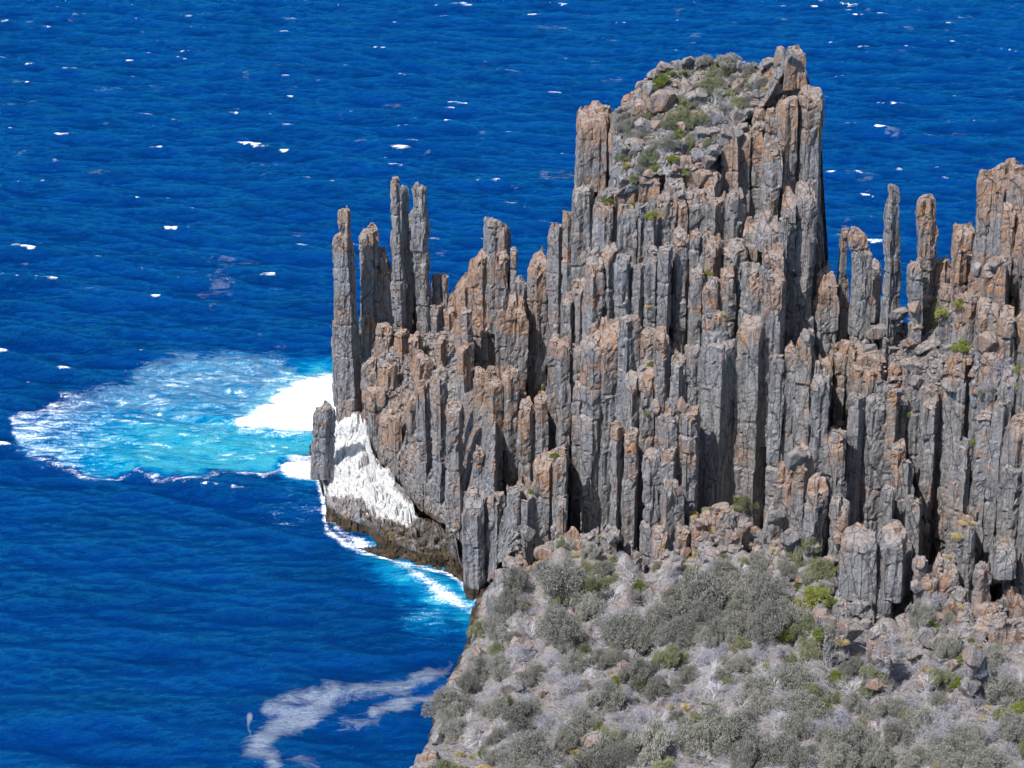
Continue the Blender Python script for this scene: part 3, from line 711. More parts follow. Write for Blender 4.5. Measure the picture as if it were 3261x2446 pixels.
BL = [(T3,1110,165,70,60,'small upright pale stone poking up on the summit skyline'),(T3,1025,200,90,60,'pinkish boulder on the left of the summit skyline'),(T3,955,205,60,90,'pale pointed rock at the left end of the summit skyline'),
 (T3,850,270,130,70,'rounded boulder where the summit skyline starts to drop seaward'),(T3,745,360,120,110,'large pink rounded boulder above the green cushion plants on the summit'),
 (T3,690,440,110,110,'rounded pink boulder second down the seaward brow'),(T3,680,540,180,130,'long orange-pink boulder on the seaward brow'),(T3,840,500,210,170,'biggest sloping slab on the summit left of the scrub'),
 (T3,700,680,180,110,'pale domed slab in the middle of the summit slope'),(T3,550,850,130,150,'pinkish domed rock just right of the dark slot'),(T3,650,770,150,110,'domed grey rock above the bleached branches on the summit'),
 (T3,510,1040,120,80,'reddish rock on the ledge below the dark slot'),(T3,1715,180,90,160,'pale blade-shaped rock at the highest point of the summit'),(T3,1800,180,110,110,'pale pink rock beside the highest blade of the summit'),
 (T3,1640,230,110,90,'orange boulder left of the highest blade'),(T3,1690,390,150,160,'angular orange boulder under the square crowning block'),(T3,1580,195,60,60,'small white-edged stone on the summit skyline'),
 (T3,1600,300,90,60,''),(T3,1560,560,110,90,''),(T3,1480,600,100,80,''),(T3,1400,600,110,120,'orange boulder on the right brow of the summit scrub'),(T3,1330,650,90,90,''),(T3,1430,680,100,90,''),
 (T3,1390,740,80,90,''),(T3,1640,520,110,70,''),(T3,1520,500,90,50,''),(T3,1110,1070,225,225,'big dome boulder balanced on a thick column below the summit scrub'),
 (T3,985,830,70,110,'smooth grey egg-shaped rock amid the summit scrub'),(T3,1210,860,110,110,''),(T3,1100,900,90,90,''),(T3,1130,740,120,90,''),(T3,1280,830,80,90,''),(T3,1400,1420,60,60,''),
 (T3,730,1040,120,60,''),(T3,930,1000,80,60,''),(T3,610,1160,120,100,''),(T3,860,1200,90,80,''),(T3,960,1190,90,70,''),(T3,1040,1200,80,60,''),(T3,780,300,100,80,''),(T3,960,380,90,60,''),
 (T3,1300,250,60,40,''),(T3,1230,200,60,50,''),(T3,1420,210,90,60,'pink boulder right of the dark dome bush on the skyline'),(T3,1500,220,80,50,''),
 (R5,810,1090,130,80,'long brown boulder at the left of the rubble shoulder'),(R5,910,1040,110,100,'brown angular boulder above the long one on the rubble shoulder'),(R5,980,1040,90,60,''),(R5,790,1160,130,90,''),
 (R5,680,1210,190,110,'rubble-capped boulder at the left end of the rubble shoulder'),(R5,590,1300,100,100,''),(R5,620,1390,190,130,'broad pinkish boulder under the rubble shoulder'),(R5,1000,1340,180,70,'long grey slab lying in the middle of the rubble shoulder'),
 (R5,1010,980,110,40,''),(R5,1280,850,50,60,''),(R5,1110,1520,90,90,''),(R5,1170,1590,120,110,'round-headed rock at the lower edge of the rubble shoulder'),(R5,790,1480,80,90,''),(R5,1350,830,90,90,''),(R5,1420,1210,150,170,'barn-shaped orange boulder right of the barrel column'),
 (R5,1500,700,110,90,''),(R5,1290,700,90,70,''),(R5,1060,1560,50,70,''),(R5,930,1560,80,90,''),(R5,1330,1360,80,50,''),
 (R4,1045,1170,90,170,'pale egg-shaped boulder lodged upright in the wall'),(R4,1080,1230,70,60,''),(R4,970,1170,60,110,''),(R4,1150,1150,80,120,''),(R4,880,870,50,60,''),(R4,1500,480,50,30,'small pink stone perched in the upper wall'),
 (R4,1360,590,80,30,'small dark-topped flat stone on a ledge in the upper wall'),(R4,1950,1580,140,140,'pale boulder pile at the right of the huge full-height column'),(R4,2040,770,110,140,'bright orange boulder wedged low on the tower right side'),
 (R7,280,1110,150,150,'pale rounded boulder at the right of the wall foot'),(R7,150,990,110,110,''),(R7,600,1110,110,90,''),(R7,1220,1050,60,90,'small tan block between two big right-hand columns'),
 (R7,1180,1330,80,90,''),(R7,1150,1460,120,90,''),(R7,350,1390,110,100,''),(R7,550,1280,140,90,''),(R7,420,1190,110,80,''),
 (R6,1760,680,120,40,'flat grey stone lying on the grassy ledge'),(R6,1660,740,80,110,''),(R6,1440,1110,110,100,'greenish grey block at the wall foot'),(R6,1500,1220,130,140,'striped dark block above the she-oaks'),
 (R6,1390,1280,110,100,''),(R6,1250,1310,90,150,''),(R6,1390,1380,60,60,'orange-brown cube above the she-oaks'),(R6,1320,1400,90,80,''),(R6,1400,600,60,80,'white pointed stone at the wall foot'),
 (R6,800,980,90,120,''),(R6,700,980,130,90,''),(R6,540,1000,160,120,''),(R6,280,1110,130,90,''),(R6,400,860,120,110,'orange-topped boulder low over the cove'),(R6,1010,970,90,110,''),
 (R6,1930,760,90,70,''),(R6,2010,820,80,80,''),(R6,2060,880,70,80,''),(R6,1850,760,70,60,''),
 (R9,940,600,60,60,''),(R9,1090,650,80,60,''),(R9,1260,890,80,60,''),(R9,1050,890,110,60,'flat pale rock face in the scrub right of the dark round bush'),(R9,1700,920,60,60,''),(R9,1780,880,90,90,'pale pointed rock in the scrub near the straw tussocks'),
 (R9,1740,540,110,80,''),(R9,1900,600,90,50,''),(R9,2010,640,110,70,''),(R9,1400,380,80,100,''),(R9,1540,400,70,80,''),(R9,900,350,110,90,''),(R9,1660,620,90,90,''),(R9,1720,700,110,90,''),
 (R8,890,985,30,40,'small white stone in the middle of the scrub'),(R8,190,1330,80,110,'')]
gen = {}
for e in BL:
    x, y = e[0](e[1], e[2]); k_ = {T3:.4295, R9:.4797}.get(e[0], .452)
    lab = e[5]
    zc = {'cx': x, 'yt': y, 'ru': .5}
    if not lab: gen.setdefault(('summit scrub slope' if (y < 640 and 1900 < x < 2560) else ('open hillside' if y > 1900 else zone(zc))), []).append((x, y, e[3]*k_, e[4]*k_)); continue
    if 'rounded buttress' in lab: continue
    boulder(x, y, e[3]*k_, e[4]*k_, lab)
q = random.Random(5)
for i in range(130):       # extra rocks along the foot and shoulder
    z_ = q.random()
    if z_ < .5: x = q.uniform(1850, 2650); y = float(footP(x))+q.uniform(-60, 70)
    elif z_ < .72: x = q.uniform(2750, 3120); y = q.uniform(1060, 1250)
    elif z_ < .9: x = q.uniform(2600, 3240); y = q.uniform(1930, 2130)
    else: x = q.uniform(1580, 1850); y = float(footP(x))+q.uniform(-40, 40)
    wv = q.uniform(18, 48)*(2 if 2600 < x and y > 1900 else 1); gen.setdefault('open hillside' if y > 1900 else zone({'cx': x, 'yt': y}), []).append((x, y, wv, wv*q.uniform(.6, 1)))
q = random.Random(18)
for i in range(45):
    y = q.uniform(1880, 2440); x = q.uniform(float(edgeX(y))+40, 3250); wv = q.uniform(24, 85)
    gen.setdefault('open hillside', []).append((x, y, wv, wv*q.uniform(.5, .9)))
q = random.Random(8)
for i in range(40):
    x = q.uniform(1950, 2480); y = q.uniform(230, 600); wv = q.uniform(24, 80)
    if poly_sd(np.array([x]), np.array([y]), PLATEAU)[0] < 14: continue
    gen.setdefault('summit scrub slope', []).append((x, y, wv, wv*q.uniform(.5, .9)))
for zn, L in gen.items():
    L.sort()
    for i, b in enumerate(L): boulder(*b, f"loose boulder, {ORD[i]} from the left in the {zn}", grp='loose boulders')
# weathered rock lumps along the hillside's seaward edge
for i, (x, y, ww, hh) in enumerate([(1578,1905,75,150),(1590,1850,60,90),(1455,2160,60,60),(1432,2240,50,90),(1395,2330,60,70),(1360,2400,70,60),(1345,2440,90,50),(1515,2080,50,60)]):
    boulder(x+12, y, ww, hh, f"grey lump of bedrock, {ORD[i]} down the seaward edge of the hillside" if i > 1 else ['smooth dark rock dipping to the cove left of the scrub','smooth rounded rock above the cove corner'][i], v=i % 3, grp=None)

# rubble (uncountable)
def rubble():
    D, F = ico(1); Vs, Fs, Rs = [], [], []; b = 0
    shapes = [rock_shape(400+i, 1, 9)[0] for i in range(10)]
    q = np.random.default_rng(4); pts = []
    for (x, y, z, wm) in tops:
        for _ in range(int(q.integers(2, 9))): 
            l = drop(x+q.uniform(-.35, .35)*wm, y+q.uniform(-.4, .35)*wm, z)
            if l is not None and abs(l.z-z) < 6: pts.append((l.x, l.y, l.z+.05, q.uniform(.15, .5)))
    def at(px, py, s0, s1):
        p, nn = sit(px, py)
        if nn.z > .4: pts.append((p.x, p.y, p.z+.05, q.uniform(s0, s1)))
    for _ in range(2600): x = q.uniform(1600, 3300); at(x, float(footP(x))+q.normal(25, 45), .15, .7)
    for _ in range(900): at(q.uniform(2780, 3130), q.uniform(1010, 1260), .15, .6)
    for _ in range(1200):
        a_, b_ = q.uniform(1930, 2480), q.uniform(200, 640)
        if poly_sd(np.array([a_]), np.array([b_]), PLATEAU)[0] > 8: at(a_, b_, .15, .6)
    for _ in range(1800):
        py = q.uniform(1850, 2440); at(q.uniform(float(edgeX(py))+20, 3300), py, .08, .35)
    for _ in range(900): at(q.uniform(2600, 3280), q.uniform(1930, 2200), .15, .6)
    for i, (x, y, z, s) in enumerate(pts):
        V = shapes[i % 10]*np.array([s, s*q.uniform(.7, 1.2), s*q.uniform(.5, .9)]); a = q.uniform(0, 6.28); c, s2 = math.cos(a), math.sin(a)
        V = V@np.array([[c, s2, 0], [-s2, c, 0], [0, 0, 1]])+np.array([x, y, z])
        Vs.append(V); Fs.append(F+b); Rs.append(np.full(len(V), q.choice([.0, .2, .4, .75]))); b += len(V)
    V = np.vstack(Vs)
    o = mk('rubble', V, None, np.vstack(Fs), [ROCK], dict(rust=np.concatenate(Rs), guano=np.full(len(V), -1.), wet=np.zeros(len(V))))
    o['kind'] = 'stuff'; tag(o, 'loose broken stones and gravel on the ledges, the wall foot and the slope', 'rubble')
rubble()

# ------------------------------------------------------------------ plants
def tubes(segs, sides=3):
    segs = np.array(segs); a = segs[:, 0:3]; b = segs[:, 3:6]; ra = segs[:, 6]; rb = segs[:, 7]
    d = b-a; d /= np.linalg.norm(d, axis=1, keepdims=True)+1e-9
    u = np.cross(d, np.array([.3, .5, .81])); u /= np.linalg.norm(u, axis=1, keepdims=True)+1e-9; v = np.cross(d, u)
    V = []
    for P0, r_ in ((a, ra), (b, rb)):
        for k_ in range(sides):
            t = 2*math.pi*k_/sides; V.append(P0+(u*math.cos(t)+v*math.sin(t))*r_[:, None])
    V = np.stack(V, 1); n = len(segs); base = np.arange(n)*2*sides
    Q = [np.stack([base+k_, base+(k_+1) % sides, base+sides+(k_+1) % sides, base+sides+k_], -1) for k_ in range(sides)]
    return V.reshape(-1, 3), np.vstack(Q)
def branch_tree(seed, n0, L, up, depth=4, spread=.6, r0=.09, droop=0):
    q = random.Random(seed); segs = []
    def go(p, d, l, r_, k_):
        nseg = 3
        for _ in range(nseg):
            e = p+d*(l/nseg); segs.append((*p, *e, r_, r_*.8)); r_ *= .8; p = e
            d = (d+Vector((q.gauss(0, .18), q.gauss(0, .18), q.gauss(0, .12)-droop))).normalized()
            if k_ > 0 and _ > 0:
                for __ in range(q.choice([1, 1, 2])):
                    dd = (d+Vector((q.gauss(0, spread), q.gauss(0, spread), q.gauss(0, spread*.6)))).normalized(); go(p, dd, l*q.uniform(.5, .75), r_*.75, k_-1)
        if k_ > 0: go(p, d, l*.65, r_*.9, k_-1)
    for i in range(n0):
        a = q.uniform(0, 6.28); go(Vector((0, 0, 0)), Vector((math.cos(a), math.sin(a), up*q.uniform(.6, 1.4))).normalized(), L, r0, depth)
    return segs
def foliage(seed, lobes, nper, leaf, aspect=1.8, flat=.75, shell=.35):
    """leaf tufts through the volume of many small lobes; unit crown"""
    q = np.random.default_rng(seed); C = []
    for i in range(lobes):
        a = q.uniform(0, 6.28); rr_ = q.uniform(.0, .78)**.8*(1+.3*math.sin(a*2+seed)); h = q.uniform(.12, .92)*(1-.45*rr_)
        C.append((math.cos(a)*rr_, math.sin(a)*rr_, h*flat, q.uniform(.16, .31)))
    C = np.array(C); pts = []; outs = []
    for c in C:
        n = int(nper*c[3]/.3); d = q.normal(size=(n, 3)); d /= np.linalg.norm(d, axis=1, keepdims=True)
        rad = c[3]*(shell+(1-shell)*q.random(n)**.4)*(1+.25*np.sin(d[:, 0]*7+d[:, 1]*5)*np.sin(d[:, 2]*6))
        pts.append(c[:3]+d*rad[:, None]*np.array([1, 1, .85])); outs.append(d)
    p = np.vstack(pts); o = np.vstack(outs); keep = p[:, 2] > .0; p = p[keep]; o = o[keep]; n = len(p)
    o = o+q.normal(0, .7, (n, 3))+np.array([0, 0, .35]); o /= np.linalg.norm(o, axis=1, keepdims=True)
    u = np.cross(o, q.normal(size=(n, 3))); u /= np.linalg.norm(u, axis=1, keepdims=True)+1e-9
    s = leaf*q.uniform(.6, 1.4, n)[:, None]
    # leaf: slim quad along o, turned at random
    A = p-u*s*.5; B = p+u*s*.5; Cc = p+u*s*.28+o*s*aspect; Dd = p-u*s*.28+o*s*aspect
    V = np.stack([A, B, Cc, Dd], 1).reshape(-1, 3); Q = np.arange(n*4).reshape(-1, 4)
    return V, Q
PL = {}
def plant_proto(kind, seed):
    if kind in ('oak', 'dark', 'olive', 'green'):
        leaf = {'oak': .022, 'dark': .024, 'olive': .026, 'green': .032}[kind]
        V, Q = foliage(seed, {'oak': 34, 'dark': 26, 'olive': 22, 'green': 16}[kind], 800, leaf*.85)
        m = {'oak': LEAF_GREY, 'dark': LEAF_GREY, 'olive': LEAF_OLIVE, 'green': LEAF_BRIGHT}[kind]
        f = mk('foliage', V, Q, None, [m]); 
        segs = branch_tree(seed, 6, .42, 1.2, 2, .5, .018)
        W, QW = tubes(segs); b = mk('branches', W, QW, None, [WOOD])
        r = [('foliage', f.data), ('branches', b.data)]; bpy.data.objects.remove(f); bpy.data.objects.remove(b); return r
    if kind == 'twiggy':
        segs = branch_tree(seed, 12, .42, 1.0, 4, .75, .014); V, Q = tubes(segs)
        W, QW = foliage(seed+5, 14, 200, .018, 2.6)
        f = mk('foliage', W, QW, None, [LEAF_TWIG]); b = mk('branches', V, Q, None, [LEAF_TWIG])
        r = [('foliage', f.data), ('branches', b.data)]; bpy.data.objects.remove(f); bpy.data.objects.remove(b); return r
    if kind == 'dead':
        segs = branch_tree(seed, 13, .46, .55, 4, .42, .015, .03); V, Q = tubes(segs)
        b = mk('branches', V, Q, None, [DEAD]); r = [('', b.data)]; bpy.data.objects.remove(b); return r
    if kind == 'tuss':
        q = random.Random(seed); segs = []
        for _ in range(420):
            a = q.uniform(0, 6.28); e = q.uniform(.2, 1.); p = Vector((q.gauss(0, .12), q.gauss(0, .12), 0)); d = Vector((math.cos(a)*e, math.sin(a)*e, 1)).normalized()
            m_ = p+d*q.uniform(.35, .6); t = m_+Vector((d.x, d.y, -.1))*q.uniform(.2, .45); segs += [(*p, *m_, .02, .014), (*m_, *t, .014, .004)]
        V, Q = tubes(segs); b = mk('blades', V, Q, None, [STRAW]); r = [('', b.data)]; bpy.data.objects.remove(b); return r
for kd in ('oak', 'dark', 'olive', 'green', 'twiggy', 'dead', 'tuss'):
    PL[kd] = [plant_proto(kd, 31+j*13+len(kd)) for j in range(4)]
KN = dict(oak=('shrub', 'shrub', 'shrubs of the headland'), dark=('shrub', 'shrub', 'shrubs of the headland'), olive=('shrub', 'shrub', 'shrubs of the headland'), green=('green_bush', 'bush', 'bright green bushes'),
          twiggy=('dry_bush', 'bush', 'dry twiggy bushes'), dead=('dead_bush', 'dead bush', 'bleached dead bushes'), tuss=('grass_tussock', 'grass tussock', 'straw tussocks'))
placed = []
def plant(kd, px, py, wpx, hs=1.0, label=''):
    q = random.Random(int(px*3+py*11)); v = q.randrange(4)
    dr = {'dead': .15, 'tuss': .2}.get(kd, .30)
    p = ledge(px, py+wpx*dr, 70 if py < footP(px)-20 else 20); m = mpp(p.y, p.z); R_ = wpx*m*.5
    nm, cat, grp = KN[kd]; L = PL[kd][v]
    if len(L) == 1: root = bpy.data.objects.new(nm, L[0][1]); COL.objects.link(root)
    else:
        root = bpy.data.objects.new(nm, None); root.empty_display_size = .2; COL.objects.link(root)
        for n_, me in L:
            c = bpy.data.objects.new(n_, me); COL.objects.link(c); c.parent = root
    if len(L) > 1 or kd == 'dead': R_ *= 1.38 if py > 1700 else 1.3
    root.location = (p.x, p.y, p.z-.25)
    if py < 640: hs *= .75
    sc = {'dead': .95, 'tuss': 1.1, 'twiggy': .95}.get(kd, 1.12)
    root.scale = (R_*sc*q.uniform(.78, 1.25), R_*sc*q.uniform(.8, 1.15), R_*sc*hs*(1.7 if kd in ('oak','dark','olive') else 1.2)*q.uniform(.85, 1.15)); tl = .35 if kd == 'dead' else .22
    root.rotation_euler = (q.uniform(-tl, tl)+(.85 if kd == 'dead' else 0), q.uniform(-tl, tl), q.uniform(-1.3, 1.3) if kd == 'dead' else q.uniform(0, 6.28))
    placed.append((px, py, wpx, kd, root, label))
A8 = {'oak': [(760,220,160),(1090,230,260),(1380,130,120),(700,400,180),(640,570,160),(820,400,120),(1080,560,220),(1290,440,180),(1130,680,130),(500,860,200),(640,840,160),(930,880,150),(1180,820,180),
   (300,1110,180),(310,1290,160),(600,1130,160),(780,1180,220),(1400,1080,200),(880,1430,260),(1300,1480,280),(1530,1320,140),(1760,980,180),(1480,560,160),(1600,620,280),(1920,600,180),(2050,360,300),(1950,900,120),
   (1730,520,160),(2100,620,130),(1700,1400,260),(2000,1350,200),(1600,850,180),(1900,460,200),(1520,1480,180),(1120,1350,160),(420,960,150),(1350,780,150)],
  'dark': [(820,920,90),(1230,1200,150),(1880,1180,100),(1480,680,90),(280,1180,110),(1500,760,110)],
  'olive': [(510,560,130),(1300,260,150),(1840,760,150),(1400,1300,110)],
  'green': [(1035,150,70),(1455,190,70),(1615,250,90),(1190,490,50),(1470,900,100),(1350,1240,100),(2110,1090,80),(175,1510,70),(515,1420,70),(440,765,35),(1480,960,70)],
  'dead': [(1230,200,120),(1440,320,240),(860,590,230),(720,540,140),(680,990,200),(500,1300,230),(1400,450,180),(1310,600,160),(1750,1200,260),(2120,930,200),(1000,1500,180),(750,780,150),(430,1200,160)],
  'twiggy': [(1150,930,200),(2080,750,200),(800,700,190),(1000,760,170),(850,1050,180),(1160,1080,200),(620,1000,150),(980,1200,200),(1450,480,190),(750,1320,200),(1900,1250,190),(600,460,150),(1380,940,170),(1650,1150,180),(1100,1250,180),(1560,1000,160)],
  'tuss': [(930,470,60),(910,1060,70),(935,1150,70),(880,1220,60),(1440,860,50),(1500,1400,80),(1560,1420,80),(420,1130,60),(380,1330,70),(270,1400,60),(1250,620,70),(920,40,70),(900,90,60),(1480,400,50)]}
A9 = {'oak': [(380,200,220),(540,240,260),(100,200,240),(80,330,180),(280,690,140),(440,850,160),(760,950,200),(690,1080,180),(250,1130,260),(420,1260,220),(1060,1200,280),(960,1280,200),(1340,950,160),(1700,1230,180),(1850,1180,180),
   (2160,1120,200),(1950,1300,220),(1540,1030,180),(620,330,200),(280,440,180),(1240,1000,140),(1250,1280,180),(640,1280,200),(60,1180,220),(1480,1290,160),(900,1130,140)],
  'dark': [(520,400,220),(720,780,220),(1360,1150,170),(1700,390,110),(2090,860,200),(470,930,150)],
  'olive': [(1170,820,120),(790,560,140),(760,410,150),(1130,1060,100),(860,40,120),(1620,760,110),(2100,1010,120),(1000,650,60)],
  'green': [(815,215,140),(740,290,90),(870,450,110),(940,230,70),(955,740,120),(875,940,100),(1600,380,70),(1780,780,90),(1790,620,80),(1860,500,50),(520,670,60),(710,140,90),(2190,940,100),(620,470,90),(720,350,90),(780,90,60),(1330,1310,80),(1270,1210,70),(110,930,60)],
  'dead': [(330,60,150),(250,150,130),(120,720,230),(150,860,200),(560,1070,230),(1560,810,180),(2180,780,220),(1230,1130,200),(1400,1250,180),(80,600,180),(1840,1000,80),(330,920,180),(560,1180,180),(80,1290,200)],
  'twiggy': [(480,560,220),(1000,1030,220),(1700,1080,280),(2000,1080,240),(1450,700,180),(1350,720,150),(560,700,170),(2100,1230,200),(1600,1120,200),(350,830,170),(850,1060,190),(620,870,150),(1470,900,180),(1330,470,110),(1900,900,150),(200,560,150),(2080,700,150),(1340,1060,180)],
  'tuss': [(1260,440,90),(1960,940,130),(1540,1230,80),(1800,270,110),(1710,490,60),(150,1280,70),(215,310,60),(2150,470,110),(1110,570,90),(1500,620,70),(1930,1010,90),(1470,480,80)]}
AT = {'dark': [(1325,190,150),(1160,210,90),(1390,350,130),(1490,270,100),(890,800,140)],
  'olive': [(1200,420,160),(1100,420,120),(980,560,160),(1080,600,150),(900,640,110),(1270,330,130),(1300,440,120),(750,920,130),(620,1050,90),(1170,820,80),(980,500,100),(1250,560,110),(1000,660,110),(1210,280,90)],
  'green': [(840,350,130),(790,380,90),(910,300,70),(1000,300,60),(1520,375,70),(960,700,110),(910,945,90),(430,1200,110),(770,1230,100),(620,1270,60),(1040,840,70),(1240,760,60),(800,985,90),(1430,510,50),(1290,710,60),(570,975,60),(1000,1030,60),(1220,880,50),(1200,290,60)],
  'dead': [(1110,350,140),(1220,500,220),(700,860,160),(870,1080,120),(1030,450,120),(1150,600,150),(1000,720,60)],
  'twiggy': [(1330,500,180),(1230,620,170),(640,990,130),(870,1150,120),(1280,560,150),(1060,480,130),(1150,680,130),(1440,170,90),(830,860,120),(760,800,100),(1080,780,110),(1340,600,120)]}
ARR = {'olive': [(1050,1110,190),(1010,1150,130)], 'green': [(1250,1360,130),(1120,1080,110),(1390,1520,70),(950,1280,60),(1050,1390,35),(1640,1490,70),(1240,1040,80)], 'twiggy': [(1110,1160,120),(1150,1300,110),(1050,1000,90),(1520,1560,180),(1620,1600,150)], 'dead': [(1480,1600,120)]}
A4 = {'green': [(1345,195,65),(940,900,50),(275,1410,60),(170,1010,60),(900,1240,50)], 'tuss': [(930,550,70),(910,450,60),(1440,570,60)]}
A6 = {'green': [(430,505,60),(1530,1060,80)], 'tuss': [(1660,600,120),(1560,640,110),(1870,620,110),(1840,680,70),(1580,770,100),(910,890,70),(1020,1090,60),(1930,680,70),(1700,860,80)], 'olive': [(1680,690,70),(1860,700,90),(1940,670,100)], 'dead': [(2200,1080,120)]}
A7 = {'olive': [(320,1260,130),(470,1350,150),(400,1080,100)], 'green': [(260,1230,80),(580,1340,70),(385,1420,50),(1555,450,60),(1100,260,50),(420,1520,130),(1860,150,50)], 'tuss': [(1440,1100,130),(1530,1090,110),(1380,1130,90),(1470,1050,80),(1750,1100,60)], 'twiggy': [(1690,60,180),(1280,1560,150)]}
for tf, k_, D_ in ((R8,.452,A8),(R9,.4797,A9),(T3,.4295,AT),(R5,.4522,ARR),(R4,.452,A4),(R6,.452,A6),(R7,.452,A7)):
    for kd, L in D_.items():
        for (x, y, w_) in L: px, py = tf(x, y); plant(kd, px, py, w_*k_, 1.0)
# gap filling on the hillside
q = random.Random(21); n = 0; t = 0
while n < 210 and t < 20000:
    t += 1; py = q.uniform(1800, 2480); px = q.uniform(float(edgeX(py))+25, 3300)
    if py < float(footP(px))+25: continue
    if 2560 < px and py < 2120 and q.random() < .75: continue
    wv = q.uniform(34, 84)
    if any((a-px)**2+(b-py)**2 < ((c+wv)*.33)**2 for a, b, c, *_ in placed): continue
    plant(q.choice(['oak', 'twiggy', 'twiggy', 'twiggy', 'twiggy', 'olive', 'dead', 'dead', 'tuss', 'dark']), px, py, wv); n += 1
q = random.Random(77); n = 0
while n < 85:
    px, py = q.uniform(1950, 2460), q.uniform(210, 600)
    if poly_sd(np.array([px]), np.array([py]), PLATEAU)[0] < 25: continue
    plant(q.choice(['oak', 'olive', 'twiggy', 'twiggy', 'oak', 'tuss']), px, py, q.uniform(22, 46)); n += 1
for i in range(40):
    px = q.uniform(1700, 2640); py = float(footP(px))+q.uniform(-12, 30); plant(q.choice(['oak', 'olive', 'twiggy', 'tuss', 'tuss']), px, py, q.uniform(20, 50))
# labels
ADJ = dict(oak='grey-green', dark='dark grey rounded', olive='olive-green', green='bright yellow-green', twiggy='dry lilac-grey twiggy', dead='silvery bleached', tuss='straw-coloured')
def parea(px, py):
    if py < 640: return 'on the summit slope'
    if py < 1300 and px > 2700: return 'around the rubble shoulder'
    if py < 1560: return 'on ledges of the wall'
    if py < footP(px)+60: return 'along the foot of the wall'
    band = 'upper' if py < 2000 else ('middle' if py < 2230 else 'bottom')
    return f"on the hillside's {band} {'left' if px < 1980 else ('centre' if px < 2620 else 'right')}"
G = {}
for pl in placed:
    px, py, wv, kd, root, lab = pl
    sz = 'large' if wv > 85 else ('mid-sized' if wv > 50 else 'small')
    G.setdefault((sz, kd, parea(px, py)), []).append(pl)
for (sz, kd, ar), L in G.items():
    L.sort(key=lambda a: a[0])
    for i, pl in enumerate(L):
        nm, cat, grp = KN[kd]
        tail = f", {ORD[i]} such from the left" if len(L) > 1 else ', the only such one'
        tag(pl[4], f"{sz} {ADJ[kd]} {'tussock' if kd == 'tuss' else ('bush' if kd in ('green', 'twiggy', 'dead') else 'shrub')} {ar}{tail}", cat, grp)
# low scrub and litter that nobody could count
def litter():
    q = np.random.default_rng(9); segs = []
    for _ in range(20000):
        py = q.uniform(1800, 2460); px = q.uniform(float(edgeX(py))+15, 3300)
        if py < footP(px)+10: continue
        p = sit(px, py)[0]; a = q.uniform(0, 6.28); l = q.uniform(.4, 1.6)
        x, y, z = p.x, p.y, p.z+q.uniform(-.1, 1.1)
        segs.append((x, y, z, x+math.cos(a)*l, y+math.sin(a)*l, z+q.uniform(-.1, .6), .045, .02))
    V, Q = tubes(segs); o = mk('dry_litter', V, Q, None, [LEAF_TWIG]); o['kind'] = 'stuff'; tag(o, 'fallen twigs and dry scrub litter between the bushes of the hillside', 'litter')
litter()

